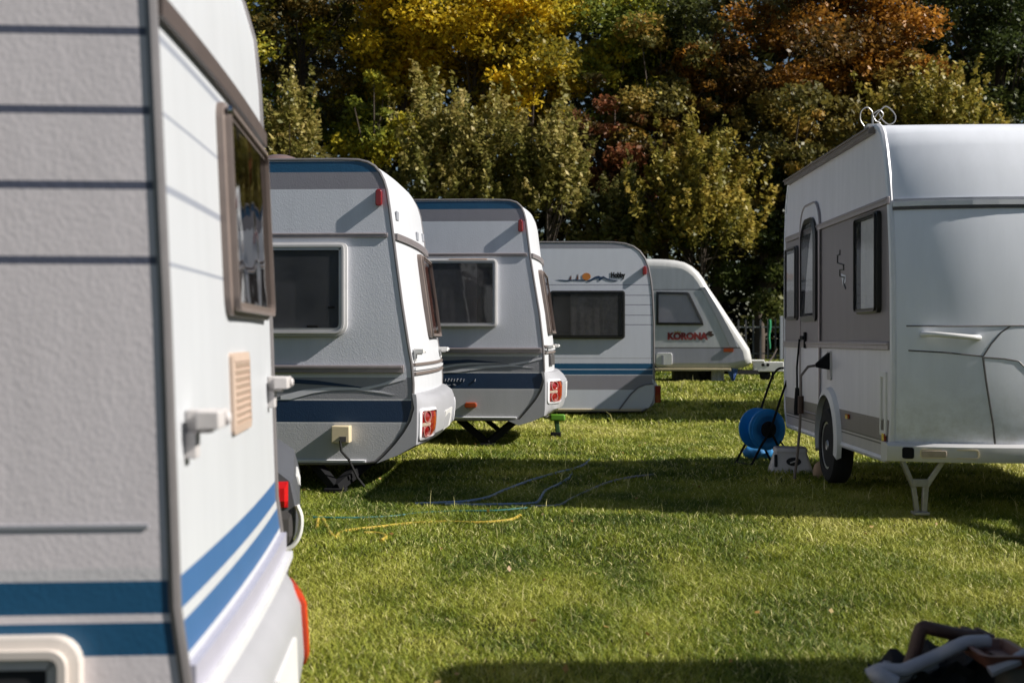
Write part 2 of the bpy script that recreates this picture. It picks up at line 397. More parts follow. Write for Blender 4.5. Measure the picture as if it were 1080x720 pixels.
    def arch(s, u, r, m, z=None):
        z = z if z is not None else .31; pts = [(u+(r+.03)*math.cos(R(t)), z+(r+.05)*math.sin(R(t))) for t in range(-18, 199, 12)]
        b = MB()
        inn = [(u+(r-.03)*math.cos(R(t)), z+(r-.015)*math.sin(R(t))) for t in range(-18, 199, 12)]
        n = len(pts); vs = []
        for (a, c), (e, g) in zip(pts, inn): vs += [(a, 0, c), (a-(a-u)*.02, -.035, c-.015), (e, -.05, g), (e, 0.0, g-.0)]
        fs = []
        for i in range(n-1):
            for k in range(3): fs.append((i*4+k, i*4+k+1, (i+1)*4+k+1, (i+1)*4+k))
        b.add(vs, fs); b.build('wheel_arch', m, s.root, smooth=True)
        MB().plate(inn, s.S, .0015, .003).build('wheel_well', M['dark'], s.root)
    def bumper(s, prof, m, v0=.0, v1=None, lights=True, ends=.5, zl=(.40,.66), lv=(.06,.40), plate=True, dark_lamp=False, lm=None, rounds=False, sharp=False, rm=None):
        """prof: (u,z) from top inner edge, outwards, to bottom inner edge"""
        W = s.W if v1 is None else v1; b = MB(); vs = []
        inner = [(u+.012, z-.004) for u, z in s.endp if prof[-1][1]+.03 < z < prof[0][1]-.02]
        allp = list(prof)+inner; n = len(allp)
        stations = [(v0-.012, .08), (v0, .20), (v0+.06, .42), (v0+.12, .62), (v0+.20, .82), (v0+.28, .94), (v0+.38, 1.0)]
        if sharp: stations = [(v0-.012, .80), (v0, .88), (v0+.04, .97), (v0+.10, 1.0)]
        mid = [(v0+.38+(W-v0-.76)*k/6, 1.0) for k in range(1, 6)]
        st = stations + mid + [(W-(a-v0), f) for a, f in reversed(stations)]
        for v, f in st:
            for u, z in allp: vs.append(((u*f if u > 0 else u)+s.bulge(v), v, z))
        fs = [(c*n+i, c*n+i+1, (c+1)*n+i+1, (c+1)*n+i) for c in range(len(st)-1) for i in range(n-1)]
        fs += [tuple(range(n)), tuple(range((len(st)-1)*n, len(st)*n))]
        b.add(vs, fs); bo = b.build('bumper', m, s.root, smooth=True, angle=32)
        def bu(v, z):
            q = list(reversed(prof)); u = q[-1][0]
            for (u0, z0), (u1, z1) in zip(q, q[1:]):
                if z0 <= z <= z1: u = u0+(u1-u0)*(z-z0)/max(1e-6, z1-z0)
            f = 1.0
            for (va, fa), (vb, fb) in zip(st, st[1:]):
                if va <= v <= vb: f = fa+(fb-fa)*(v-va)/(vb-va)
            return u*f+s.bulge(v)
        BP = lambda a, b_, d: (bu(a, b_)+d, a, b_)
        if lights:
            for (a0, a1) in (lv, (W-lv[1], W-lv[0])):
                z0, z1 = zl; zm = (z0+z1)/2
                lo = MB(); k = 8
                rim = dense(rrect(a0, a1, z0, z1, .04, 4))
                hl = MB().ring(rim, inset(rim, .02), BP, -.01, .018, .006).build('light_housing', lm or M['trim_white'], s.root, smooth=True, angle=30)
                tl = MB().gplate(a0+.018, a1-.018, z0+.018, z1-.018, BP, -.02, .014).build('tail_light', rm or M['red'], s.root)
                wd = (a1-a0)
                oa = (a1-wd*.26, a1-.03) if a0 < W/2 else (a0+.03, a0+wd*.26)
                MB().gplate(oa[0], oa[1], z0+.03, z1-.03, BP, .0, .019).build('indicator', M['orange'] if not dark_lamp else M['red'], tl)
                ca = (a0+.03, a0+wd*.55) if a0 < W/2 else (a1-wd*.55, a1-.03)
                MB().gplate(ca[0], ca[1], zm-.022, zm+.014, BP, .0, .021).build('reversing_light', M['clear'], tl)
        for (a0, a1) in ((lv, (W-lv[1], W-lv[0])) if rounds else ()):
            am = a0+(a1-a0)*(.34 if a0 < W/2 else .66); rr_ = (zl[1]-zl[0])*.20
            lens = MB()
            for zz in (zl[0]+(zl[1]-zl[0])*.27, zl[0]+(zl[1]-zl[0])*.73):
                c_ = [(am+rr_*1.15*math.cos(2*math.pi*i/20), zz+rr_*math.sin(2*math.pi*i/20)) for i in range(20)]
                lens.ring(c_, inset(c_, .009), BP, .005, .021)
            lens.build('lens_ring', M['lens_rim'], s.root, smooth=True, angle=30)
        if plate:
            MB().plate(rrect(W*.37, W*.63, zl[0]+.02, zl[1]-.06, .01, 3), BP, -.005, .008).build('number_plate', M['white_plastic'], s.root)
        return bo, BP

GRP = 'caravans parked on the grass'
def decal(c, name, pts, m, d0=.002, d1=.004):
    poly = [c.side(x, y) for x, y in pts]
    MB().plate(poly, c.S, d0, d1).build(name, m, c.root)
def text_mesh(txt, size, m, name, parent, loc, rot, bold=.0, shear=0.0, sx=1.0, extrude=.0012, space=1.0):
    cu = bpy.data.curves.new('t', 'FONT'); cu.body = txt; cu.size = size; cu.extrude = extrude; cu.offset = bold; cu.shear = shear; cu.space_character = space
    o = bpy.data.objects.new('t', cu); COL.objects.link(o); bpy.context.view_layer.update()
    me = bpy.data.meshes.new_from_object(o.evaluated_get(bpy.context.evaluated_depsgraph_get()))
    bpy.data.objects.remove(o); bpy.data.curves.remove(cu)
    me.name = name; me.materials.clear(); me.materials.append(m)
    t = bpy.data.objects.new(name, me); COL.objects.link(t); t.parent = parent; t.location = loc; t.rotation_euler = rot; t.scale = (sx, 1, 1); return t

def marker(c, px0, px1, py0, py1, m, d=.03):
    a0, z1 = c.side(px0, py0); a1, z0 = c.side(px1, py1)
    b = MB().plate(rrect(a0, a1, z0, z1, (a1-a0)*.45, 4), c.S, 0, d).build('marker_light', m, c.root, bevel=.008)

# ================================================================== CARAVAN A: blurred one at the left edge
cN = Caravan('caravan', 'nearest white caravan filling the left edge, two blue stripes on its grey panelled side', 'caravan', -.634, 2.41, R(4.2), 1.70, 4.2, GRP)
def zs(c, px, py): return c.side(px, py)[1]
def bands(c, px, rows, top): # rows: (lower row y, colour) from the bottom upwards
    return [(max(0, zs(c, px, y)), col) for y, col in rows]
SIDE_N = (.70, .65, .665); LINE = (.085, .095, .14)
rowsN = [(1200, SIDE_N), (760, SIDE_N), (692, BLUE), (657, SIDE_N), (645, BLUE), (610, (.62,.60,.61)), (600, SIDE_N)]
def lined(c, px, rows, lines, lc, bg, half):
    st = bands(c, px, rows, 0)
    for yl in lines: z = zs(c, px, yl); st += [(z-half, lc), (z+half, bg)]
    return sorted(st, key=lambda q: q[0])
mN = wall_mat('hammered_grey_white_sheet', lined(cN, 100, rowsN, (278, 197, 115, 34, -47), LINE, SIDE_N, 2/255), zmax=2.0, bump=.17, bscale=110, grime=.10, rough=.5)
WHITE_N = (.54,.555,.575)
rowsE = [(1200, WHITE_N), (760, WHITE_N), (692, (.045,.13,.30)), (657, WHITE_N), (645, (.045,.13,.30)), (610, WHITE_N)]
mNE = wall_mat('white_rear_sheet', lined(cN, 176, rowsE, (278, 197, 115, 34), (.30,.32,.37), WHITE_N, 1.5/255), zmax=2.0, bump=.06, grime=.07)
endN = [(-.12,.20), (.02,.24), (.032,.42)] + [(cN.side(188-13*(720-y)/390 if y > 330 else 175-15*(330-y)/330, y)) for y in (640, 500, 330, 160, 10)]
x0 = endN[-1][0]
endN += [(x0-.010,1.95), (x0-.025,2.10), (x0-.06,2.22), (x0-.13,2.31), (x0-.26,2.36), (x0-.5,2.38)]
cN.body(endN, mN, mNE, M['trim'], .013, bul=.012, er=.010)
cN.erail(.01, 1.68, endN[7][1]+.012, .042, .022, mat('dark_brown_rail', (.085,.065,.058), .45, vary=.2))
z_seam = endN[7][1]
# panel joint, service hatch
MB().box((-1.4, -.001, zs(cN, 100, 555)), (2.7, .005, .007)).build('panel_joint', M['bumper_grey'], cN.root)
a1, zt = cN.side(88, 668)
P = rrect(a1-.85, a1, zt-.36, zt, .05)
fo = cN.window(cN.S, P, .055, .045, mat('aged_cream_frame', (.60,.54,.49), .45, vary=.08), M['dark'], None)
fo.name = 'service_hatch'
# rear window
vw0, _ = cN.end(240, 200); zt = 1.735
rw = rrect(.66, 1.52, EYE+.055, zt-.01, .05)
cN.window(cN.E, rw, .036, .028, M['brownish'], M['glass_wavy'], (M['curtain_grey'], 1.0, 1.46, 1.24, 1.60, 5), cd=.006)
MB().lathe([(.0,.012),(.012,.010),(.014,0)], cN.E(.685, zt-.035, .028), 'X', 12).build('window_hinge', M['chrome'], cN.root, smooth=True)
# vent with slats
vv0, vv1, vz0, vz1 = .70, 1.02, EYE-.235, EYE-.035
vb = MB().ring(rrect(vv0, vv1, vz0, vz1, .012), inset(rrect(vv0, vv1, vz0, vz1, .012), .022), cN.E, 0, .012, .003)
for k in range(9):
    z = vz0+.03+(vz1-vz0-.06)*k/8; p = cN.E((vv0+vv1)/2, z, .006); vb.box(p, (.010, vv1-vv0-.04, .013), ry=R(25))
vo = vb.build('vent', mat('beige_vent', (.50,.38,.30), .5), cN.root)
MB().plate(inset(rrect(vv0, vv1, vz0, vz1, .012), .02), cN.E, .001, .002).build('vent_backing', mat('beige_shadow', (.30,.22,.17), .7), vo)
cN.ehandle(.16, EYE-.165, .085, M['step'], .05); cN.ehandle(1.56, EYE-.14, .085, M['step'], .045)
# white bumper with wrapped tail lamps
cN.erail(.01, 1.68, .505, .055, .020, M['lilac_shading'], 'moulding'); cN.erail(.01, 1.68, .462, .022, .034, M['trim_white'], 'moulding')  # lilac ridge: the lavender shading above the bumper is put into its colour
bpN = [(-.02,.45), (.04,.44), (.08,.41), (.105,.36), (.115,.22), (.10,.13), (-.05,.10)]
cN.bumper(bpN, M['bumper_white'], zl=(.17,.40), lv=(.05,.30), lm=M['lamp_orange'], rm=M['lamp_orange'])
cN.wheel(-2.0); cN.arch(-2.0, .33, M['white'])
cN.leg(-.5, .35, .22, .22, .04, M['black'])

# ================================================================== hidden caravan right behind it (only a bumper corner shows)
cH = Caravan('caravan', 'caravan hidden behind the nearest one, only its grey bumper and red light showing', 'caravan', -1.06, 5.7, R(9.5), 1.7, 3.8, GRP)
endH = [(-.30,.22), (-.14,.30), (-.09,.50), (-.08,.7), (-.09,1.2), (-.12,1.8), (-.18,2.02), (-.28,2.12), (-.45,2.17), (-.7,2.19)]
mH = wall_mat('hidden_caravan_sheet', [(0,LGREY),(.42,NAVY),(.56,WHITE)], bump=.2)
cH.body(endH, mH, M['white'], M['trim'], .014)
bpH = [(-.10,.58), (.0,.57), (.085,.515), (.115,.40), (.105,.28), (.07,.21), (-.10,.20)]
boH, BPH = cH.bumper(bpH, M['dark_bumper'], lights=False, zl=(.40,.535), plate=True, sharp=True)
HF = lambda a, b, d: (a, -.012-d, b)
MB().gplate(-.07, .062, .40, .515, HF, -.005, .02).build('tail_light', M['red_bright'], cH.root)
MB().gplate(-.08, .085, .235, .385, HF, -.005, .012).build('bumper_insert', M['trim_dark'], cH.root)
MB().tube(curve_path([(.10,-.02,.41), (.118,-.02,.36), (.116,-.02,.30), (.098,-.02,.25), (.06,-.02,.215), (.0,-.02,.20)], 4), .011, 8).build('bumper_trim', M['white_plastic'], cH.root, smooth=True)
cH.wheel(-1.9, .27); cH.arch(-1.9, .29, M['white'], .27)

# ================================================================== CARAVANS B and C: navy stripe with swooshes
def swoosh_caravan(label, X, Y, rz, px, rows, outline, win, seam, rail, trimy, W=2.25, L=4.9, bul=.05):
    c = Caravan('caravan', label, 'caravan', X, Y, rz, W, L, GRP)
    SW = (.66, .675, .73); BAND = (.30, .30, .325); LOW = (.47, .47, .49)
    cols = dict(w=SW, b=BLUE, g=(.26,.25,.28), n=NAVY, m=BAND, l=LOW, t=(.6,.6,.62))
    st = [(max(0, zs(c, px, y)), cols[k]) for y, k in rows]
    ms = wall_mat('hammered_side_sheet', st, bump=.28, bscale=110, grime=.08, rough=.45)
    mw = wall_mat('white_end_sheet', [(0, WHITE), (2.9, WHITE)], bump=.04, grime=.06)
    c.body([c.side(*p) for p in outline], ms, mw, M['trim'], .013, bul=bul, er=.010)
    c.hrail(-L+.3, c.side(seam[0], seam[1])[0], zs(c, *seam), .035, .014, M['rail'])
    c.hrail(-L+.3, c.side(rail[0], rail[1])[0], zs(c, *rail), .060, .030, M['rail'])
    c.hrail(-L+.3, c.side(trimy[0], trimy[1])[0], zs(c, *trimy), .022, .012, M['trim_white'])
    return c
outB = [(378,489),(396,487),(404,480),(416,467),(425,455),(432,443),(435.5,430),(436,405),(434.5,385),(431,365),(424,320),(418,275),(414.5,247),(411,220),(408,200),(405,190),(401,182),(395,175),(388,171),(378,168.5),(360,168)]
cB = swoosh_caravan('large white caravan with cream socket box and cable under its navy stripe',
    -.728, 9.71, R(-2.4), 380,
    [(600,'l'),(487,'l'),(446,'t'),(445,'n'),(422,'t'),(420,'m'),(397,'w'),(200,'g'),(182,'b'),(171,'w')], outB,
    None, (409,248), (426,389), (386,486))
a1, zt = cB.side(367, 255.5); _, zb = cB.side(367, 354.5)
wB = rrect(a1-1.15, a1, zb, zt, [.09,.05,.05,.09])
ai, zti = cB.side(358, 263); _, zbi = cB.side(358, 346)
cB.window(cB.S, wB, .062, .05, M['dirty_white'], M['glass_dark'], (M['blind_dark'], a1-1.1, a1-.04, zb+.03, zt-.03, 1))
for x0_, x1_, y_ in ((347, 354, 324), (325, 337, 344)):
    ua, za = cB.side(x0_, y_); ub, _ = cB.side(x1_, y_); MB().box(((ua+ub)/2, -.04, za), (ub-ua, .014, .018)).build('window_latch', M['black'], cB.root, bevel=.004)
marker(cB, 396.5, 403.5, 200, 218, M['red'], .045)
decal(cB, 'swoosh_decal', [(296,399),(308,399.5),(335,401.2),(363,405),(389,409.5),(363,407.5),(335,405.5),(308,404),(296,404)], M['navy'])
decal(cB, 'swoosh_decal', [(296,417),(322,410.5),(350,408),(375,408.5),(400,412),(417,416),(400,414),(375,411),(350,411.5),(330,414.5),(306,421),(296,421)], M['lgrey'])
decal(cB, 'swoosh_decal', [(380,409),(400,405),(420,398.5),(428,398),(428,400),(408,405.5),(386,411)], M['lgrey'])
# cream socket box with its cable
ua, zt = cB.side(352, 448); ub, zb = cB.side(371, 466)
sb = MB().box(((ua+ub)/2, -.055, (zt+zb)/2), (ub-ua, .11, zt-zb)).build('socket_box', M['cream'], cB.root, bevel=.008)
MB().box(((ua+ub)/2+.02, -.112, zb+.03), (.05, .012, .04)).build('socket_flap', M['trim_dark'], sb)
pts = [((ua+ub)/2, -.11, zb+.02), ((ua+ub)/2+.01, -.12, zb-.06), (cB.side(370, 488)[0], -.09, .24), (cB.side(378, 507)[0], -.05, .10), (cB.side(385, 517)[0], -.03, .03)]
MB().tube(pts, .010, 6).build('cable', M['rubber'], cB.root, smooth=True)
# end wall: rails, window, marks, handles
cB.erail(.03, 2.22, zs(cB, 414, 249), .045, .03, M['rail'])
for dz in (0, .035, .07): cB.erail(.05, 2.2, cB.side(431, 390)[1]-.03+dz, .02, .022, M['brownish'] if dz != .035 else M['trim_white'])
cB.window(cB.E, rrect(1.02, 2.1, 1.16, 1.86, .06), .035, .045, M['brownish'], M['glass_tan'], (M['curtain_grey'], 1.1, 2.05, 1.2, 1.82, 6), cd=.008)
for v, z in ((.22, 2.10), (1.2, 2.02), (1.85, 2.06)): 
    p = cB.E(v, z, .006); MB().box(p, (.014, .11, .07)).build('cap_catch', M['bumper_grey'], cB.root, bevel=.004)
cB.ehandle(.13, 1.05, .085, M['white_plastic']); cB.ehandle(2.0, 1.05, .085, M['white_plastic'])
bpB = [(-.03,.735), (.03,.725), (.078,.69), (.098,.64), (.094,.50), (.08,.41), (.02,.345), (-.14,.265), (-.30,.205)]
cB.bumper(bpB, M['bumper_white'], zl=(.375,.62), lv=(.0,.30), rounds=True)
cB.leg(cB.side(357, 500)[0], .22, .26, .29, .06, M['black'], fv=-.34); cB.leg(cB.side(350, 500)[0], 1.8, .25, .26, .045, M['black'])
cB.wheel(-2.4); cB.arch(-2.4, .33, M['white'])
# rooflight dome
ud, _ = cB.side(296, 160)
MB().lathe([(.20,0),(.20,.035),(.185,.05),(.13,.095),(.07,.115),(0,.12)], (ud-.12, .5, 2.50), 'Z', 20).build('rooflight', mat('bronze_dome', (.16,.11,.10), .25), cB.root, smooth=True)

outC = [(535,443),(547,441.5),(552,436),(558,429),(565,420),(570,411),(573,402),(574,390),(573.5,375),(572.5,360),(569,330),(564,300),(559.5,272),(556.5,248),(554.5,232),(552.5,224),(549.5,217.5),(545,213.5),(538,211.3),(525,210.7),(505,210.5)]
cC = swoosh_caravan('white caravan with an orange reflector and faint lettering around its navy stripe',
    .338, 13.5, R(-3.6), 530,
    [(520,'l'),(441,'l'),(411,'t'),(410,'n'),(393.5,'t'),(392,'m'),(375,'w'),(233,'g'),(221,'b'),(212,'w')], outC,
    None, (556,268.5), (571,369.5), (545,440.5), bul=.07)
a1, zt = cC.side(525, 272.5); _, zb = cC.side(525, 345.5)
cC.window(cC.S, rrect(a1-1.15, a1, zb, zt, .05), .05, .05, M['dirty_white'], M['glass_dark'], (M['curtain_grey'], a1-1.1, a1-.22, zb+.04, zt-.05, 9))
ua, za = cC.side(474, 274.5); ub, _ = cC.side(514, 274.5)
MB().box(((ua+ub)/2, -.03, za), (ub-ua, .05, .022)).build('window_rust_strip', mat('rusty_strip', (.30,.17,.09), .7, vary=.5, vscale=20), cC.root, bevel=.004)
marker(cC, 546.5, 551.5, 232, 245, M['red'], .045)
decal(cC, 'swoosh_decal', [(466,380.3),(494,379),(531,382.2),(494,382.2),(466,384.3)], M['navy'])
decal(cC, 'swoosh_decal', [(466,386.6),(480,383.8),(498,382.4),(529,383.2),(498,384.2),(480,386),(466,388.8)], M['lgrey'])
decal(cC, 'swoosh_decal', [(469,392.6),(488,388.4),(508,385.6),(539,384.3),(564,387.6),(539,386.3),(512,388.2),(482,392.6)], M['lgrey'])
decal(cC, 'swoosh_decal', [(536,383.6),(556,380.5),(572,376),(572,378.5),(558,382.3),(542,384.9)], M['lgrey'])
# faint slanted lettering on the navy stripe (too small to read)
ltr = MB()
for k, x in enumerate((469.5, 472.6, 475.8, 479, 482, 485.5, 489, 501)):
    h = 1.0
    ua, z1 = cC.side(x+.6, 399.3); ub, z0 = cC.side(x-.2, 402.2)
    ltr.bar((ua, -.004, z1), (ub, -.004, z0), .009, .004)
    if k in (1, 2, 4, 5): uc, zc = cC.side(x+1.5, 399.6); ltr.bar((ua, -.004, z1), (uc, -.004, zc), .004, .008)
for (xa, ya, xb, yb) in ((471, 404.5, 470.5, 406.5), (470.5, 406.5, 475, 405.8), (478, 405.2, 481, 406), (479.5, 404.8, 479, 406.4)):
    ua, z1 = cC.side(xa, ya); ub, z0 = cC.side(xb, yb); ltr.bar((ua, -.004, z1), (ub, -.004, z0), .007, .004)
ltr.build('lettering', M['lgrey'], cC.root)
ua, zt = cC.side(490, 424); ub, zb = cC.side(503, 430)
MB().plate(rrect(ua, ub, zb, zt, .025), cC.S, 0, .035).build('reflector', M['orange'], cC.root, bevel=.01)
cC.erail(.03, 2.2, zs(cC, 558, 269), .04, .03, M['rail'])
for dz in (0, .035, .07): cC.erail(.05, 2.2, cC.side(572, 369)[1]-.03+dz, .02, .022, M['brownish'] if dz != .035 else M['trim_white'])
cC.window(cC.E, rrect(.42, 1.85, 1.20, 1.90, .06), .035, .05, M['brownish'], M['glass_tan'], (M['curtain_grey'], .5, 1.75, 1.24, 1.86, 6), cd=.008)
cC.ehandle(.16, 1.06, .08, M['white_plastic']); cC.ehandle(2.0, 1.06, .08, M['white_plastic'])
MB().plate(rrect(.35,.75,.86,.98,.02), cC.E, 0, .03).build('lamp_box', M['trim_dark'], cC.root, bevel=.006)
cC.bumper([(-.03,.80), (.05,.79), (.11,.735), (.145,.68), (.14,.50), (.11,.40), (.02,.335), (-.12,.28), (-.27,.235)], M['bumper_white'], zl=(.46,.72), lv=(.0,.31), rounds=True)
cC.leg(cC.side(514, 460)[0], .25, .28, .32, .055, M['black'], foot=.01, fv=-.2); cC.leg(cC.side(516, 460)[0], 1.8, .28, .30, .045, M['black'])
cC.wheel(-2.4); cC.arch(-2.4, .33, M['white'])

# ================================================================== CARAVAN D: lined sheet, two bright blue stripes, picture logo
cD = Caravan('caravan', 'white caravan with a sunset picture above its dark window and double blue stripe', 'caravan', 2.085, 18.83, R(-1.0), 2.2, 4.8, GRP)
SD = (.61,.63,.69)
rowsD = [(470, SD), (432, SD), (411, (.27,.26,.29)), (395.5, (.62,.62,.65)), (395, BLUE), (390, SD), (388.8, BLUE), (383.2, SD), (378, (.42,.42,.46)), (377, SD)]
rowsD += [(262, (.30,.30,.34)), (256.5, SD)]
mD = wall_mat('lined_white_sheet', lined(cD, 660, rowsD, (341.7, 331.7, 321.7, 311.7, 300.8), (.22,.22,.28), SD, .5*3/255), bump=.12, bscale=60, grime=.06)
outD = [(640,434),(678,433.5),(684,430),(688,424),(690,412),(690.3,390),(690,340),(688.7,310),(687,295),(684.5,282),(680.5,272),(675,264.5),(668,259.5),(659,256.5),(648,255.3),(630,255)]
cD.body([cD.side(*p) for p in outD], mD, M['white'], M['trim'], .016, er=.025)
cD.hrail(-4.4, cD.side(677,432)[0], zs(cD, 677, 432), .03, .012, M['cream'])
a1, zt = cD.side(659, 306.5); _, zb = cD.side(659, 357)
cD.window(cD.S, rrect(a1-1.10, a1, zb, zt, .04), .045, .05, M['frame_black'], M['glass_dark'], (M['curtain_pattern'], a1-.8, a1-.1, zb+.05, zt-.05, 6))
marker(cD, 677.5, 681.5, 281, 290, M['red'], .05)
# picture logo: waves, two sails, setting sun, mountains
zt = M
decal(cD, 'wave_decal', [(587,294.6),(592,295.0),(598,295.4),(604,294.8),(610,294.9),(616,295.0),(620,295.3),(616,296.3),(608,296.0),(604,295.8),(598,296.6),(592,296)], M['navy'])
for x0_ in (600.2, 607.6): decal(cD, 'sail_decal', [(x0_, 294.8), (x0_+2.2, 290.0 if x0_ < 604 else 288.6), (x0_+2.6, 294.6)], M['red_brown'])
decal(cD, 'sun_decal', [(618.5+4.6*math.cos(t/12*2*math.pi), 291.6+3.9*math.sin(t/12*2*math.pi)) for t in range(12)], mat('orange_vinyl', (.48,.17,.03), .45), d0=.003, d1=.005)
decal(cD, 'mountain_decal', [(619,296),(623,294.5),(627,292),(631,290.8),(634,292),(636.5,291.2),(640,293.4),(645,295),(653,295.4),(648,296.6),(641,295.4),(636.5,293.2),(633,296),(631,295.6),(632,293.6),(628,294),(624,296),(620.5,297)], M['navy'], d0=.003, d1=.0055)
u_, z_ = cD.side(645.6, 292.6)
text_mesh('Hobby', .105, M['black'], 'lettering', cD.root, (u_-.02, -.004, z_), (R(90),0,0), bold=.006, sx=.72)
# moulded lower corner and bumper
decal(cD, 'corner_moulding', [(654,431),(658,426),(666,415),(674,408),(681,405),(689,404.5),(689.5,415),(688,424),(684,430)], M['white'], 0, .02)
MB().tube([(a, -.021, b) for a, b in [cD.side(*p) for p in ((653,431.5),(657,426.5),(665,415.5),(673,408.3),(680.5,405.2),(689,404.6))]], .012, 6).build('moulding_edge', M['trim'], cD.root)
cD.bumper([(-.03,.56), (.04,.54), (.085,.46), (.085,.30), (.05,.20), (-.05,.14)], M['white'], zl=(.22,.46), lv=(.02,.34))
MB().box((.06, -.006, .335), (.085, .03, .25)).build('tail_light', M['red'], cD.root, bevel=.008)
cD.wheel(-2.4); cD.leg(-.9, .5, .16, .2, .04, M['black'])

# ================================================================== CARAVAN E: old one with a raked nose and the red lettering
gE = float(ground_z(4.8, 27))
cE = Caravan('caravan', 'old cream roofed caravan with raked nose and red KORONA lettering, farthest away', 'caravan', 4.86, 26.2, R(-6), 2.1, 4.6, GRP)
outE = [(767,390.5),(779,389),(788,386.5),(793.5,383),(793,377),(791,368),(785,358.5),(776,345),(766,330),(756,315),(747,302),(742.5,294),(737,286.5),(730,280.5),(722,276.2),(712,274),(700,273),(680,272.5)]
SE_ = (.62,.62,.64)
rowsE2 = [(440,SE_),(391,(.55,.53,.50)),(388,(.40,.40,.46)),(367,(.16,.15,.15)),(365.6,SE_),(306.3,(.2,.2,.22)),(305.2,(.46,.48,.52)),(283,SE_)]
mE = wall_mat('old_white_sheet', bands(cE, 720, rowsE2, 0), bump=.1, bscale=30, grime=.14)
mEs = wall_mat('cream_shell', [(0,(.56,.555,.54)),(2.9,(.56,.555,.54))], bump=.03, grime=.16)
cE.body([cE.side(*p) for p in outE], mE, mEs, None, er=.15)
# grey moulding following the raked nose
inn = [cE.side(*p) for p in ((744,303),(748,310),(757,325),(766,341),(773,354),(777.5,366),(770,366),(764,352),(757,337),(749,321),(742,308),(738.5,303))]
MB().plate(inn, cE.S, -.005, .012).build('nose_moulding', M['bumper_grey'], cE.root)
wE = [cE.side(*p) for p in ((692,342.5),(742,342.8),(741,338),(727,309.5),(725,308),(692,307.5))]
wEp = [wE[0], wE[1], wE[2], wE[3], wE[4], wE[5]]
wl = cE.side(692, 342)[0]
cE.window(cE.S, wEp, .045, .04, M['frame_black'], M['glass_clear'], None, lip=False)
MB().plate(inset(wEp, .05), cE.S, .004, .010).build('blind', M['curtain_lilac'], cE.root)
u_, z_ = cE.side(704, 357.6)
rd = mat('red_vinyl', (.24,.028,.026), .5)
text_mesh('KORONA', .185, rd, 'lettering', cE.root, (u_, -.005, z_), (R(90),0,0), bold=.013, sx=1.0)
decal(cE, 'crown_decal', [(711,351.4),(711.5,348.8),(713.5,350),(715,348.4),(716,350),(718,349),(718,351.4)], mat('gold_vinyl', (.45,.36,.14), .5))
decal(cE, 'flourish_decal', [(740,357),(744,352),(748,349),(752,349.5),(750.5,351),(753.5,353),(750,355),(746,353.5),(743,356.8)], M['brown_cloth'])
a0, zt_ = cE.side(692, 372); a1, zb_ = cE.side(709, 385)
MB().plate(rrect(a0, a1, zb_, zt_, .05), cE.S, 0, .02).build('service_hatch', M['white_plastic'], cE.root, bevel=.006)
uu, zz = cE.side(698.8, 379.5)
MB().box((uu, -.022, zz), (.05, .012, .2)).build('hatch_slot', M['bumper_grey'], cE.root)
a0, zt_ = cE.side(763, 367.2); a1, zb_ = cE.side(773.5, 371)
MB().plate(rrect(a0, a1, zb_, zt_, .015), cE.S, 0, .02).build('reflector', M['orange'], cE.root)
cE.hrail(-4.3, cE.side(771, 390)[0], zs(cE, 740, 389.6), .05, .02, M['cream'])
# drawbar with its white cover, jockey wheel and handle
def EP(px, py, d=-.9):
    u, z = cE.side(px, py, d); return (u, -d, z)
a, b_ = EP(794, 381.5), EP(826, 381.5)
db = MB(); h = .21; y = a[1]
db.box(((a[0]+b_[0])/2, y, a[2]-.10), (b_[0]-a[0], .26, h)); db.box((a[0]+.08, y, a[2]+.02), (.3, .3, .05))
do = db.build('drawbar_cover', M['white_plastic'], cE.root, bevel=.015)
for k in (0, 1): MB().lathe([(.035,-.006),(.035,.0)], (a[0]+.2+.1*k, y-.131, a[2]-.06), 'Y', 12).build('cover_hole', M['black'], do)
MB().bar((a[0]-1.0, y-.5, a[2]-.2), (a[0]+.35, y, a[2]-.22), .07, .09).bar((a[0]-1.0, y+.5, a[2]-.2), (a[0]+.35, y, a[2]-.22), .07, .09).build('drawbar', M['black'], cE.root)
MB().tube([(a[0]+.33, y-.05, a[2]), (a[0]+.42, y-.05, a[2]+.12), (a[0]+.50, y-.05, a[2]+.28)], .018, 6).build('brake_handle', M['brownish'], cE.root)
jx, jy, jz = EP(807, 399)
jw = MB().lathe([(.02,-.05),(.09,-.05),(.115,-.03),(.115,.03),(.09,.05),(.02,.05)], (jx, y, gE+.13), 'Y', 20)
jw.build('jockey_wheel', M['rubber'], cE.root, smooth=True)
MB().bar((EP(815,390)[0], y, gE+.04), (EP(815,390)[0], y, a[2]-.1), .05).build('jockey_post', M['black'], cE.root)
cE.wheel(-2.2); cE.root.location.z = 0
for o in cE.root.children:
    if o.name.startswith('wheel') and o.type == 'EMPTY': o.location.z += gE
cE.leg(-.9, .4, .42, .1, .04, M['black'], foot=gE)

# ================================================================== CARAVAN F: on the right, nose towards the camera
cF = Caravan('caravan', 'white and brown caravan standing alone on the right, nose and cable socket towards us', 'caravan', 2.515, 8.49, R(-90-1.0), 2.3, 3.62, GRP)
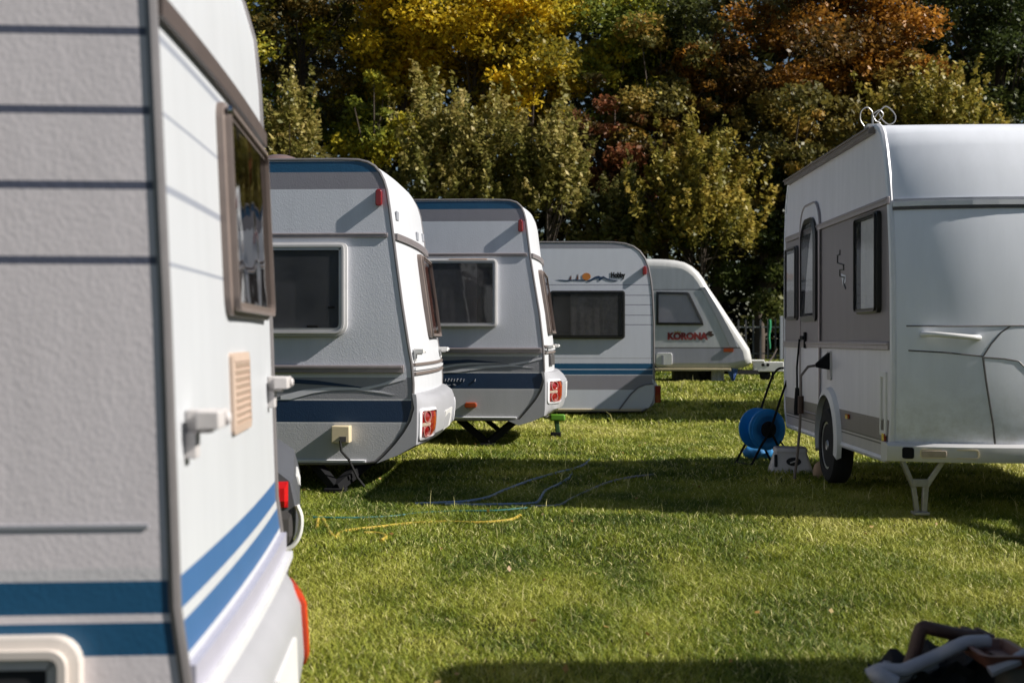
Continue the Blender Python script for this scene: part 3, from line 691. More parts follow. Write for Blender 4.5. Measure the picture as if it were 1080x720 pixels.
# the long wall faces -x here; pixel helpers for it
def FS(px, py):          # -> (u, z) on its long wall
    th = cF.rz; c, s_ = cF.c, cF.s; k = (px-CX)/F
    u = (k*cF.Y-cF.X)/(c-k*s_); D = cF.Y+u*s_
    return u, EYE-(py-HY)*D/F
BRN = (.205,.178,.178); FW = (.76,.73,.75)
mF = wall_mat('white_and_brown_sheet', [(0,FW),(.355,(.50,.47,.46)),(.435,(.10,.09,.085)),(.445,(.55,.52,.50)),(.462,(.10,.09,.085)),(.468,BRN),(.612,FW),(1.10,BRN),(2.075,FW),(2.9,FW)], bump=.10, bscale=40, grime=.10, rough=.45)
mFn = wall_mat('pale_nose_panel', [(0,(.77,.79,.84)),(2.9,(.77,.79,.84))], bump=.015, bscale=6, grime=.07, rough=.42, dirt=(.30,.98,(.25,.24,.18)))
endF = [(-.16,.33), (-.06,.345), (-.03,.46), (0,.60), (.012,.9), (.012,1.2), (.005,1.5), (-.02,1.8), (-.06,2.05), (-.11,2.25), (-.18,2.44), (-.235,2.54), (-.29,2.59), (-.37,2.625), (-.5,2.64)]
cF.body(endF, mF, mFn, M['trim_white'], .026, bul=.16, bp=3.2, er=.03, other=[(-3.5,.33),(-3.6,.5),(-3.62,1.2),(-3.60,2.1),(-3.55,2.4),(-3.45,2.58),(-3.3,2.64)])
cF.hrail(-3.5, -.04, 2.075, .05, .02, M['rail'])
cF.hrail(-3.55, -.015, 1.105, .055, .022, M['rail'])
cF.hrail(-3.4, -.4, 2.60, .05, .05, M['brownish'])
# windows
u1, zt1 = FS(930, 222); u0_, zb1 = FS(907, 329)
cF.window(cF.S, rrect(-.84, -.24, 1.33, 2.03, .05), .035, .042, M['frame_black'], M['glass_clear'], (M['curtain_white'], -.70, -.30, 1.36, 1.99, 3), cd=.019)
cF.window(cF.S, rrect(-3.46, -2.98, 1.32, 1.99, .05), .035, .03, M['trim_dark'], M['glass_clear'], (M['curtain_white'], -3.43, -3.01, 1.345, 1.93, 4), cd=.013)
# door with a tall rounded window
dr = rrect(-2.84, -2.08, .52, 2.30, [.03,.22,.22,.03], 8)
mDoor = wall_mat('door_sheet', [(0,FW),(.45,(.12,.11,.105)),(.612,FW),(1.10,BRN),(2.075,FW),(2.9,FW)], bump=.06, grime=.08)
door = MB().plate(dr, cF.S, .0, .014).build('door', mDoor, cF.root)
MB().tube([(a, -.014, b) for a, b in dr], .010, 6, closed=True).build('door_seal', M['rail'], door)
dw = rrect(-2.76, -2.16, 1.30, 2.18, [.05,.2,.2,.05], 8)
MB().ring(dw, inset(dw, .045), cF.S, .012, .045, .012).build('window', M['frame_black'], door, smooth=True)
MB().plate(inset(dw, .05), cF.S, .035, .038).build('pane', M['glass_clear'], door)
MB().plate(inset(dw, .05), cF.S, .0145, .016).build('interior', M['dark'], door)
cv = [(-2.58,1.37),(-2.24,1.37),(-2.24,2.0),(-2.30,2.08),(-2.40,1.95),(-2.52,1.65)]
MB().plate(cv, cF.S, .026, .032).build('curtain', M['curtain_white'], door)
MB().box((-2.66, -.03, 1.16), (.13, .03, .035)).box((-2.60, -.024, 1.14), (.05, .02, .14)).build('door_handle', M['black'], door, bevel=.006)
# door prop strap
MB().tube([(-2.80,-.03,1.15), (-2.81,-.05,.9), (-2.80,-.05,.7)], .009, 6).tube([(-2.80,-.05,.72),(-2.795,-.05,.55),(-2.79,-.05,.48)], [.018,.03,.03], 8).build('awning_strap', M['black'], cF.root)
# line drawing on the brown panel
sq = [(886,263),(886,268),(883.5,268.5),(883.5,277),(890,279),(890,284),(886,284),(886,291),(891,292),(890,298),(892,304)]
MB().tube([(FS(x, y)[0], -.003, FS(x, y)[1]) for x, y in sq], .006, 5).build('line_decal', M['trim_dark'], cF.root)
MB().plate([(FS(x, y)[0], FS(x, y)[1]) for x, y in ((887,288),(892,290),(892,297),(889,300))], cF.S, .001, .003).build('picture_decal', M['lgrey'], cF.root)
# socket with plug and its cable
us, zs_ = -1.72, .955
MB().plate(rrect(us-.09, us+.03, zs_-.13, zs_+.10, .015), cF.S, 0, .015).build('socket_plate', M['step'], cF.root)
pl = MB().add([(us-.06,-.015,zs_-.05),(us+.02,-.015,zs_-.05),(us+.02,-.015,zs_+.09),(us-.06,-.015,zs_+.09),(us-.045,-.12,zs_-.03),(us-.005,-.12,zs_-.03),(us-.005,-.12,zs_+.0),(us-.045,-.12,zs_+.0)],
    [(0,1,2,3),(4,7,6,5),(0,4,5,1),(1,5,6,2),(2,6,7,3),(3,7,4,0)]).build('socket_cover', M['black'], cF.root, bevel=.008)
cab = [(us-.02,-.11,zs_-.015),(us-.02,-.18,zs_-.025),(us-.03,-.235,zs_-.10),(us-.03,-.235,zs_-.25),(us-.04,-.24,zs_-.5),(us-.05,-.26,zs_-.75),(us-.06,-.28,.03)]
cbl = MB().tube(cab, .011, 8).build('cable', M['brownish'], cF.root, smooth=True)
MB().tube([(us-.03,-.235,zs_-.26),(us-.035,-.236,zs_-.40)], .024, 8).build('cable_coupling', M['brown_cloth'], cbl, smooth=True)
# small service door near the nose, reflector
sd = rrect(-.25, -.10, .50, .93, .015)
MB().ring(sd, inset(sd, .035), cF.S, 0, .014, .002).build('service_hatch', M['white_plastic'], cF.root)
MB().box((-.175, -.006, .56), (.06, .012, .08)).build('hatch_lock', M['trim_dark'], cF.root)
MB().box((-.14, -.012, .49), (.06, .016, .05)).box((-1.15, -.012, .57), (.07, .016, .035)).build('reflector', M['orange'], cF.root)
# wheel, arch
cF.wheel(-1.76, .30, .0)
cF.arch(-1.76, .36, M['white_plastic'], .36)
# nose: gutter rail, locker lid, seams, handle, bumper bar, steady
cF.erail(.02, 2.28, 2.045, .030, .028, M['trim_white']); cF.erail(.02, 2.28, 2.018, .020, .016, M['trim_dark'], 'rail_gap'); cF.erail(.03, 2.26, 2.075, .014, .018, M['bumper_grey'])
def seam(name, pts, r=.0055, m='trim_dark', d=-.001):
    q = []
    for (p0, p1) in zip(pts, pts[1:]):
        for k in range(6): t = k/6; q.append((p0[0]+(p1[0]-p0[0])*t, p0[1]+(p1[1]-p0[1])*t))
    q.append(pts[-1]); MB().tube([cF.E(v, z, d) for v, z in q], r, 6).build(name, M[m], cF.root, smooth=True)
def FE(px, py):
    D = 8.40; x = (px-CX)/F*D; return (x-2.515+.03, EYE-(py-HY)/F*D)
seam('panel_seam', [FE(953,343), FE(1000,343.5), FE(1057,343), FE(1290,343)], .006, 'trim')
seam('locker_seam', [FE(955,369), FE(990,371), FE(1028,375), FE(1036,362), FE(1046,350), FE(1056,343)])
seam('locker_seam', [FE(1028,376), FE(1031,400), FE(1036,430), FE(1043,471)], .007)
seam('locker_seam', [FE(1029,376), FE(1050,377.5), FE(1064,380), FE(1072,388), FE(1082,400), FE(1100,418), FE(1180,425)])
hv0, hz = FE(968,352); hv1, _ = FE(1023,359)
hp = [cF.E(hv0, hz, .0), cF.E(hv0+.01, hz, .05), cF.E(hv0+.06, hz, .075), cF.E((hv0+hv1)/2, hz-.01, .08), cF.E(hv1-.06, hz-.02, .075), cF.E(hv1-.01, hz-.022, .05), cF.E(hv1, hz-.022, 0)]
MB().tube(hp, .018, 10).build('grab_handle', M['white_plastic'], cF.root, smooth=True)
# second handle mirrored on the other side of the nose
hp2 = [cF.E(2.3-p[1], p[2], .06 if 0 < i < 6 else 0) for i, p in enumerate(hp)]
MB().tube(hp2, .018, 10).build('grab_handle', M['white_plastic'], cF.root, smooth=True)
nb = MB(); n = 24; vs = []
for k in range(n+1):
    v = -.035+2.37*k/n; f = max(0, 1-abs(2*v/2.3-1)**3.2) if 0 <= v <= 2.3 else 0
    u = -.005+.16*f
    for (du, z) in ((-.12,.465),(.015,.465),(.035,.445),(.035,.375),(.02,.345),(-.12,.335)): vs.append((u+du, v, z))
fs = [(k*6+i, k*6+(i+1) % 6, (k+1)*6+(i+1) % 6, (k+1)*6+i) for k in range(n) for i in range(6)] + [tuple(range(6)), tuple(range(n*6, n*6+6))]
nbo = nb.add(vs, fs).build('bumper', M['dirty_white'], cF.root, smooth=True, angle=35)
def NB(a, b, d):
    f = max(0, 1-abs(2*a/2.3-1)**3.2); return (-.005+.16*f+.035+d, a, b)
MB().plate(rrect(.055,.125,.365,.44,.015), NB, -.004, .004).build('bumper_hole', M['black'], nbo)
for (v0_, v1_) in ((.16,.52),):
    MB().ring(rrect(v0_, v1_, .37,.432,.02), inset(rrect(v0_, v1_, .37,.432,.02), .008), NB, 0, .006).build('lamp_recess', M['cream'], nbo)
    MB().plate(inset(rrect(v0_, v1_-.19,.37,.432,.02), .01), NB, .001, .008).build('position_light', M['clear'], nbo, bevel=.003)
# Y shaped steady at the corner
vs_ = .175
st = MB().bar((.02, vs_-.11, .35), (-.0, vs_-.03, .17), .03).bar((.02, vs_+.16, .35), (-.0, vs_+.05, .17), .035).bar((0, vs_-.03, .18), (0, vs_-.005, .0), .03).bar((0, vs_+.05, .18), (0, vs_+.04, .0), .035).box((0, vs_+.015, .0), (.10, .10, .02)).bar((0, vs_-.04, .2), (0, vs_+.06, .2), .05)
st.build('support_leg', M['steel'], cF.root, bevel=.004)
cF.leg(-3.2, .4, .32, .15, .04, M['black'])
MB().bar((.1, .9, .36), (1.25, 1.15, .38), .07, .1).bar((.1, 1.4, .36), (1.25, 1.15, .38), .07, .1).box((1.35, 1.15, .42), (.22, .08, .08)).build('drawbar', M['steel'], cF.root)
# rooflight and folded wire aerial on the roof
MB().lathe([(.17,0),(.17,.04),(.14,.065),(0,.075)], (-1.15, .24, 2.64), 'Z', 20).build('rooflight', M['white_plastic'], cF.root, smooth=True)
def FR(px, py, D=9.15):
    x, y, z = ray(px, py, D); dx, dy = x-cF.X, y-cF.Y
    return (dx*cF.c+dy*cF.s, -dx*cF.s+dy*cF.c, z)
wa = MB()
for lp in ([(911,133),(907,126),(908,117),(914,113),(919,117),(920,121),(923,127),(928,130),(924,133)], [(919,131),(923,122),(929,115),(934,112),(940,116),(944,122),(943,128),(937,131),(930,126),(927,120)], [(920,120),(927,116),(931,121),(926,127)]):
    wa.tube(curve_path([FR(x, y) for x, y in lp], 5), .0046, 6)
wa.tube([FR(920,134), FR(920,120)], .007, 6); wa.box(FR(920,136), (.1,.1,.06))
wa.build('wire_aerial', M['steel'], cF.root, smooth=True)

cF.root.scale = (.958,)*3; cF.root.location = (2.41, 8.13, .045)  # whole caravan scaled down about the camera: nearer, same outline in the image
# ================================================================== CARAVAN G: out of frame on the right, its shadow falls across the foreground
cG = Caravan('caravan', 'white caravan just outside the frame on the right, casting the foreground shadow', 'caravan', 3.30, .40, R(-90), 2.3, 3.62, GRP)
cG.body(endF, mF, mFn, M['trim_white'], .026, bul=.16, bp=3.2, er=.03, other=[(-3.5,.33),(-3.6,.5),(-3.62,1.2),(-3.60,2.1),(-3.55,2.4),(-3.45,2.58),(-3.3,2.64)])
cG.wheel(-1.76, .30, .02); cG.arch(-1.76, .36, M['white_plastic'], .36)
cG.hrail(-3.5, -.04, 2.075, .05, .02, M['rail'])

cI = Caravan('caravan', 'white caravan hidden behind the right one, its shadow crossing the far grass', 'caravan', 4.62, 16.9, R(-90), 2.3, 4.2, GRP)
cI.body(endF, mF, mFn, M['trim_white'], .026, bul=.16, bp=3.2, er=.03, other=[(-4.1,.33),(-4.2,.5),(-4.22,1.2),(-4.20,2.1),(-4.15,2.4),(-4.05,2.58),(-3.9,2.64)])
cI.wheel(-2.0, .30, .02); cI.arch(-2.0, .36, M['white_plastic'], .36); cI.hrail(-4.0, -.04, 2.075, .05, .02, M['rail'])

# ================================================================== small things
# cable reel
rx, ry, rz_ = on_ground(806, 491); ry = 11.6; rx = (806-CX)/F*ry; g = float(ground_z(rx, ry)); k = ry/F
rt = thing('cable_reel', 'bright blue cable reel on a black tubular stand with a tall handle', 'cable reel', (rx-.02, ry, g), R(20))
hub = (0, 0, 1.15-(452-357)*k - g)
rr = 21*k*1.03
d1 = MB().lathe([(.03,-.012),(rr*.9,-.012),(rr,-.006),(rr,.006),(rr*.9,.012),(.03,.012)], (0,-.09,hub[2]), 'Y', 40)
for q in (.35, .62, .82): d1.lathe([(rr*q,-.018),(rr*q+.008,-.018),(rr*q+.008,-.010),(rr*q,-.010)], (0,-.09,hub[2]), 'Y', 40)
d1.build('flange', M['blue_plastic'], rt, smooth=True)
MB().lathe([(.03,-.012),(rr*.9,-.012),(rr,-.006),(rr,.006),(rr*.9,.012),(.03,.012)], (0,.09,hub[2]), 'Y', 40).build('flange', M['blue_plastic'], rt, smooth=True)
MB().lathe([(.03,-.08),(rr*.55,-.08),(rr*.55,.08),(.03,.08)], (0,0,hub[2]), 'Y', 30).build('drum', M['blue_plastic'], rt, smooth=True)
MB().lathe([(.0,-.135),(.055,-.135),(.075,-.12),(.075,-.10),(.0,-.10)], (0,0,hub[2]), 'Y', 24).build('socket_hub', M['black'], rt, smooth=True)
fr = MB()
for y in (-.14, .13):
    fr.tube(curve_path([(-.20, y, .0), (-.10, y, .17), (0, y, hub[2]), (.10, y, .58), (.19, y, .80)], 4), .011, 8)
    fr.tube([(0, y, hub[2]), (.10, y, .14), (.17, y, .02)], .011, 8)
fr.tube(curve_path([(.19,-.14,.80),(.225,-.10,.86),(.235,0,.87),(.225,.09,.86),(.19,.13,.80)], 4), .011, 8)
fr.tube([(-.20,-.14,.012),(-.20,.13,.012)], .011, 8); fr.tube([(.17,-.14,.02),(.17,.13,.02)], .011, 8)
fr.tube([(0,-.14,hub[2]),(0,.13,hub[2])], .014, 8)
fr.build('stand', M['black'], rt, smooth=True)
MB().tube(curve_path([(.12,-.10,.22),(.17,-.12,.15),(.19,-.13,.08),(.2,-.14,.03)], 4), [.008]*13, 8).tube([(.17,-.12,.12),(.19,-.13,.05)], .022, 8).build('plug', M['black'], rt, smooth=True)
# blue bag behind the reel
bx, by, bz = (803-CX)/F*12.1, 12.1, float(ground_z(2.3, 12.1))
bb = MB(); vs = []; NB_, NR_ = 14, 12
for i in range(NB_+1):
    t = i/NB_; ww = math.sin(math.pi*min(1, max(0, t)))**.5
    for j in range(NR_):
        a = 2*math.pi*j/NR_
        vs.append((-.19+.38*t, .11*ww*math.cos(a)*(1+.12*math.sin(i*1.7+j)), max(0, .075+.08*ww*math.sin(a)*(1+.18*math.sin(i*2.3+j*1.3)))))
fs = [(i*NR_+j, i*NR_+(j+1) % NR_, (i+1)*NR_+(j+1) % NR_, (i+1)*NR_+j) for i in range(NB_) for j in range(NR_)]
o = bb.add(vs, fs).build('bag', mat('blue_bag_cloth', (.02,.18,.42), .7, vary=.6, vscale=14), None, smooth=True); o.location = (bx, by, bz); o.rotation_euler.z = .2
tag(o, 'crumpled blue bag lying in the grass behind the cable reel', 'bag')
# step stool
sx_, sy_, sz_ = on_ground(837, 499); k = sy_/F
stl = thing('step_stool', 'grey plastic step stool with an oval hole in front, beside the blue reel', 'step stool', (sx_, sy_+.13, sz_), R(-8))
w, h_, dp = 42*k, 26*k, .26
t = MB()
top = rrect(-w*.39, w*.39, -dp*.42, dp*.42, .025); bot = rrect(-w*.55, w*.55, -dp*.52, dp*.52, .03); n = len(top)
vs = [(a, b, h_) for a, b in top] + [(a, b, h_-.03) for a, b in inset(top, -.012)] + [(a*1.0, b, 0) for a, b in bot] + [(a, b, h_-.03) for a, b in top]
fs = [tuple(range(n))] + [(i, (i+1) % n, n+(i+1) % n, n+i) for i in range(n)] + [(3*n+i, 3*n+(i+1) % n, 2*n+(i+1) % n, 2*n+i) for i in range(n)]
t.add(vs, fs).build('stool_body', M['step'], stl, smooth=True, angle=35)
def SF(a, b, d): q = b/h_; return (a, -(dp*.52-(dp*.10)*q)-d, b)
ov = [(.02+.062*math.cos(2*math.pi*i/20), h_*.47+.036*math.sin(2*math.pi*i/20)) for i in range(20)]
MB().plate(ov, SF, -.004, .002).build('oval_hole', M['dark'], stl)
MB().plate(rrect(-w*.42, -w*.34, h_*.25, h_*.75, .008), SF, -.004, .002).build('slot', M['dark'], stl)
MB().tube([(.02-.03, -dp*.5-.002, h_*.42), (.02+.03, -dp*.47-.002, h_*.52)], .006, 6).build('rib', M['step'], stl)
MB().box((0, 0, h_+.002), (w*.7, dp*.66, .008)).build('tread', M['rail'], stl, bevel=.003)
# stone by the wheel
px_, py_, pz_ = on_ground(872, 503)
o = MB(); o.lathe([(0,-.01),(.05,0),(.055,.05),(.04,.10),(.015,.125),(0,.13)], (0,0,0), 'Z', 9)
o = o.build('wheel_chock', M['stone'], None, smooth=True); o.location = (px_-.06, py_, pz_); tag(o, 'small tan stone wedged beside the caravan wheel', 'stone')

# cordless drill standing on its battery
dx, dy, dz = on_ground(587, 461.5)
k = dy/F; dl = thing('cordless_drill', 'green and black cordless drill standing upright in the grass', 'drill', (dx, dy, dz), 0)
MB().box((-.01, 0, .035), (.12, .08, .06)).build('battery', M['black'], dl, bevel=.008)
MB().bar((.015, 0, .06), (.0, 0, .20), .05, .055).build('handle', mat('dark_green_plastic', (.03,.09,.03), .5), dl, bevel=.01)
MB().box((.01, 0, .235), (.17, .075, .075)).box((.085, 0, .235), (.03, .06, .06)).build('motor_housing', M['green'], dl, bevel=.015)
MB().lathe([(.030,0),(.030,.04),(.018,.075)], (-.075, 0, .238), 'X', 16).tube([(-.06,0,.238),(-.14,0,.238)], .022, 10).tube([(-.13,0,.238),(-.42,0,.236)], .008, 8).build('drill_chuck', M['steel'], dl, smooth=True)

# hoses and cords on the grass
def hose(name, label, cat, pix, r, m, lift=.02, grp=None):
    pts = []
    for (x, y) in pix:
        gx, gy, gz = on_ground(x, y); pts.append((gx, gy, gz+lift))
    cp = curve_path(pts, 8)
    cp = [(p.x, p.y, float(ground_z(p.x, p.y))+lift) for p in cp]
    o = MB().tube(cp, r, 8).build(name, m, None, smooth=True); return tag(o, label, cat, grp)
hose('hose', 'yellow garden hose looped in the sunlit grass in front of the scissor jack', 'hose', [(334,558),(335.5,549),(338,546),(341,549),(346,560),(353,568),(357,564.5),(362,562),(376,559.5),(396,557.5),(420,554.5),(445,552.5),(470,551.5),(500,552.5),(522,551.5),(540,549),(549,544.5)], .011, M['yellow_hose'], .008)
hose('hose', 'short yellow hose end curled beside the longer yellow hose', 'hose', [(384,563.5),(395,563.5),(404,565),(407,568),(402,571.5)], .011, M['yellow_hose'], .008)
hose('hose', 'long pale blue hose reaching furthest into the caravan shadow', 'hose', [(438,533.5),(466,532.5),(492,531),(515,526.5),(532,519),(555,510),(580,502.5),(605,496),(617,491),(622,485.5)], .011, M['blue_hose'], .016)
hose('hose', 'dark grey blue hose bending sharply in the middle of the shadow', 'hose', [(470,534),(500,534.5),(530,534),(552,533.5),(566,532),(571,526),(576,519),(590,512),(600,505.5),(603,500)], .011, M['blue_hose'], .014)
hose('hose', 'grey hose crossing the right part of the shadow', 'hose', [(560,536),(585,535.5),(594,533),(604,527),(622,518.5),(640,511),(662,505.5),(690,502)], .010, mat('grey_hose', (.18,.20,.24), .5), .014)
hose('cord', 'thin teal cord lying along the shadow edge', 'cord', [(330,548),(370,548.5),(410,547),(440,543.5),(475,541.5),(520,541),(556,538)], .007, M['teal'], .016)

# things stored under the old caravan
def gy_obj(px, D): x = (px-CX)/F*D; return x, D, float(ground_z(x, D))
x_, y_, z_ = gy_obj(732, 27.0); k = y_/F
cr_ = MB(); w, h_, d_ = 46*k, 14*k, .5
cr_.box((0,0,h_/2), (w*.96, d_*.94, h_*.92)); cr_.box((0,0,h_*.97), (w, d_, h_*.10)); cr_.box((0,0,h_*.03), (w, d_, h_*.06))
for i in range(9): cr_.box((-w*.46+w*.92*i/8, -d_*.48, h_/2), (.03,.03,h_*.86))
o = cr_.build('storage_crate', M['crate'], None, bevel=.008); o.location = (x_, y_, z_); tag(o, 'long dark ribbed crate stored under the old caravan', 'crate')
def cloth(px, D, w, h, m, name, label, cat, pointed=False):
    x, y, z = gy_obj(px, D); b = MB(); vs = []; nx, nz = 16, 10
    for sgn in (1, -1):
        for j in range(nz+1):
            for i in range(nx+1):
                q = j/nz; s_ = i/nx-.5; taper = (1-.9*(1-q)**1.3) if pointed else 1.0
                vs.append((s_*w*taper, sgn*(.03+.10*(1-abs(2*s_))*.6)+.03*math.sin(i*1.9+j*.4), .01+h*q*(1-.06*math.sin(i*1.1))))
    o_ = (nx+1)*(nz+1); fs = []
    for q in (0, 1):
        for j in range(nz):
            for i in range(nx): fs.append((q*o_+j*(nx+1)+i, q*o_+j*(nx+1)+i+1, q*o_+(j+1)*(nx+1)+i+1, q*o_+(j+1)*(nx+1)+i))
    for i in range(nx): fs.append((nz*(nx+1)+i, nz*(nx+1)+i+1, o_+nz*(nx+1)+i+1, o_+nz*(nx+1)+i))
    for j in range(nz):
        for i in (0, nx): fs.append((j*(nx+1)+i, (j+1)*(nx+1)+i, o_+(j+1)*(nx+1)+i, o_+j*(nx+1)+i))
    o = b.add(vs, fs).build(name, m, None, smooth=True); o.location = (x, y, z); return tag(o, label, cat)
cloth(757, 26.6, .26, .24, M['cloth_white'], 'sack', 'small white sack between the dark crate and the blue bag under the old caravan', 'sack')
cloth(773, 26.4, .26, .32, M['cloth_blue'], 'bag', 'blue and white pointed bag hanging near the drawbar of the old caravan', 'bag', True).location.z += .02

# blurred folding chair in the lower right corner
fx, fy = (1000-CX)/F*3.55, 3.55
k = fy/F
def CP(px, py, dd=0.0):
    D = fy+dd; return ((px-CX)/F*D-fx, dd, EYE-(py-HY)*D/F)
fc = thing('folding_chair', 'folded camping chair with grey tubes and brown padded arms, blurred at the lower right', 'folding chair', (fx, fy, 0), 0)
MB().tube(curve_path([CP(916,712,-.05), CP(930,706,-.06), CP(950,707,-.06), CP(962,703,-.05), CP(985,693), CP(1008,682), CP(1022,677,.03), CP(1042,676,.05)], 6), .019, 10).build('back_tube', M['chair_tube'], fc, smooth=True)
MB().tube(curve_path([CP(945,722,-.12), CP(926,712,-.10), CP(938,716,-.04), CP(962,706,.02), CP(985,697,.04)], 5), .024, 10).build('seat_tube', M['bumper_grey'], fc, smooth=True)
MB().tube(curve_path([CP(958,706,.10), CP(965,686,.10), CP(970,667,.10), CP(975,661.5,.10), CP(988,664,.10), CP(1012,669,.12), CP(1030,671,.14)], 6), .020, 10).build('armrest', M['brown_cloth'], fc, smooth=True)
MB().tube(curve_path([CP(1014,663,.15), CP(1022,665,.15), CP(1032,670,.15), CP(1046,676,.15)], 5), [.010]*8+[.022]*8, 8).build('strap', M['brown_cloth'], fc, smooth=True)
tr = rrect(CP(1020,0)[0], CP(1076,0)[0], -.12, .10, .03)
zt0 = CP(0, 681)[2]; zb0 = CP(0, 695)[2]
tb = MB(); ti = inset(tr, .018); n = len(tr)
vs = [(a, b, zb0) for a, b in inset(tr, .02)] + [(a, b, zt0) for a, b in tr] + [(a, b, zt0) for a, b in ti] + [(a, b, zb0+.015) for a, b in inset(tr, .03)]
fs = [tuple(range(n))[::-1]] + [(q*n+i, q*n+(i+1) % n, (q+1)*n+(i+1) % n, (q+1)*n+i) for q in range(3) for i in range(n)] + [tuple(range(3*n, 4*n))]
tb.add(vs, fs).build('cup_tray', M['red_brown'], fc, smooth=True, angle=40)
# fabric seat sagging between the tubes
fab = MB(); vs = []; nx, ny = 14, 8
for j in range(ny+1):
    for i in range(nx+1):
        s_, q = i/nx, j/ny
        p = Vector(CP(940+118*s_, 714-32*s_**.8, .0)); vs.append((p.x, -.02+.26*q, p.z-.02-.08*math.sin(math.pi*q)-.02*math.sin(s_*20)))
fs = [(j*(nx+1)+i, j*(nx+1)+i+1, (j+1)*(nx+1)+i+1, (j+1)*(nx+1)+i) for j in range(ny) for i in range(nx)]
fab.add(vs, fs).build('seat_fabric', mat('black_fabric', (.010,.010,.011), .85), fc, smooth=True)
fab2 = MB(); vs = []
for j in range(ny+1):
    for i in range(nx+1):
        s_, q = i/nx, j/ny; p = Vector(CP(950+112*s_, 712-30*s_**.8, 0)); vs.append((p.x, .03+.02*math.sin(i*1.3), max(.02, p.z-.03-(p.z-.05)*q)))
fab2.add(vs, fs).build('hanging_fabric', mat('black_fabric_side', (.012,.012,.013), .85), fc, smooth=True)
for (xx, yy) in ((960, -.05), (960, .22), (1062, -.05), (1062, .22)):
    p = CP(xx, 718 if xx < 1000 else 704); MB().tube([(p[0], yy, p[2]), (p[0]+.03, yy, .0)], .012, 8).build('leg', M['bumper_grey'], fc, smooth=True)
MB().tube(curve_path([CP(1044,708,-.10), CP(1056,702,-.10), CP(1070,697,-.10), CP(1082,690,-.08), CP(1100,688,-.05)], 5), .017, 8).build('side_tube', M['chair_tube'], fc, smooth=True)
MB().box((CP(1090,0)[0], .02, CP(0,718)[2]), (.20, .2, .12)).build('side_pocket', mat('khaki_cloth', (.11,.10,.075), .9), fc, bevel=.02)

# palisade fence in front of the trees
FD = 52.0
def fence(x0, x1):
    f = thing('palisade_fence', 'dark steel palisade fence with pale posts in front of the wood', 'fence', ((x0+x1)/2, FD, 0), 0)
    n = int((x1-x0)/.30); b = MB(); cx = (x0+x1)/2
    for i in range(n+1):
        x = x0+(x1-x0)*i/n-cx; g_ = .24; h = 1.72+.02*math.sin(i*7)
        b.add([(x-.035,-.02,g_),(x+.035,-.02,g_),(x+.035,-.02,g_+h-.07),(x,-.02,g_+h),(x-.035,-.02,g_+h-.07),(x-.035,.0,g_),(x+.035,.0,g_),(x+.035,.0,g_+h-.07),(x,.0,g_+h),(x-.035,.0,g_+h-.07)],
              [(0,1,2,3,4),(9,8,7,6,5),(0,5,6,1),(1,6,7,2),(2,7,8,3),(3,8,9,4),(4,9,5,0)])
    b.build('pickets', M['fence'], f)
    for z in (.55, 1.62): MB().bar((x0-cx, .03, z), (x1-cx, .03, z), .04, .05).build('rail', M['steel'] if z > 1 else M['fence'], f)
    k = int((x1-x0)/2.75); off = (823.5-CX)/F*FD
    xs = [off+2.75*i for i in range(-12, 14) if x0 < off+2.75*i < x1]
    for x in xs: MB().box((x-cx, -.06, .24+.9), (.11, .10, 1.85)).build('fence_post', M['fence_post'], f, bevel=.01)
fence(-16, 26)
gx = (811-CX)/F*FD
o = MB(); vs = []; 
for j in range(9):
    q = j/8; w = .065*(1-.5*q)
    for (sx__, sy__) in ((-1,0),(0,-.7),(1,0),(0,.7)): vs.append((gx+sx__*w+.02*math.sin(j), FD-.12+sy__*w, 1.92-q*1.18))
fs = [(j*4+i, j*4+(i+1) % 4, (j+1)*4+(i+1) % 4, (j+1)*4+i) for j in range(8) for i in range(4)] + [(0,1,2,3), (32,33,34,35)]
o = o.add(vs, fs).build('furled_parasol', M['green_cloth'], None, smooth=True); tag(o, 'green furled cloth strip hanging on the dark palisade fence', 'cloth')

# ================================================================== ground
def grid_axis(lo, hi, fine_lo, fine_hi, step, far):
    a = list(np.arange(fine_lo, fine_hi+1e-6, step)); b = [fine_hi+ (hi-fine_hi)*(i/far)**2 for i in range(1, far+1)]; c = [fine_lo-(fine_lo-lo)*(i/far)**2 for i in range(far, 0, -1)]
    return np.array(c+a+b)
gx_ = grid_axis(-500, 500, -10, 16, .25, 16); gy_ = grid_axis(-60, 900, -4, 40, .25, 18)
XX, YY = np.meshgrid(gx_, gy_); ZZ = ground_z(XX, YY)
far_ = np.clip((np.hypot(XX, YY-15)-45)/40, 0, 1); ZZ = ZZ*(1-far_)+far_*np.where(YY > 25, .24, .0)
V = np.stack([XX, YY, ZZ], -1).reshape(-1, 3); nx = len(gx_); ny = len(gy_)
idx = np.arange(nx*ny).reshape(ny, nx)
Q = np.stack([idx[:-1,:-1], idx[:-1,1:], idx[1:,1:], idx[1:,:-1]], -1).reshape(-1, 4)
def np_mesh(name, V, Fc, m, parent=None, var=None, smooth=False):
    me = bpy.data.meshes.new(name); k = Fc.shape[1]
    me.vertices.add(len(V)); me.vertices.foreach_set('co', np.ascontiguousarray(V, dtype=np.float32).ravel())
    me.loops.add(Fc.size); me.loops.foreach_set('vertex_index', np.ascontiguousarray(Fc, dtype=np.int32).ravel())
    me.polygons.add(len(Fc)); me.polygons.foreach_set('loop_start', np.arange(0, Fc.size, k, dtype=np.int32))
    me.update(calc_edges=True)
    if smooth: me.polygons.foreach_set('use_smooth', np.ones(len(Fc), dtype=bool))
    if var is not None:
        a = me.attributes.new('var', 'FLOAT', 'FACE'); a.data.foreach_set('value', np.ascontiguousarray(var, dtype=np.float32))
    me.materials.append(m); o = bpy.data.objects.new(name, me); COL.objects.link(o)
    if parent: o.parent = parent
    return o
mG, nt, p, out = base('turf'); L = nt.links.new
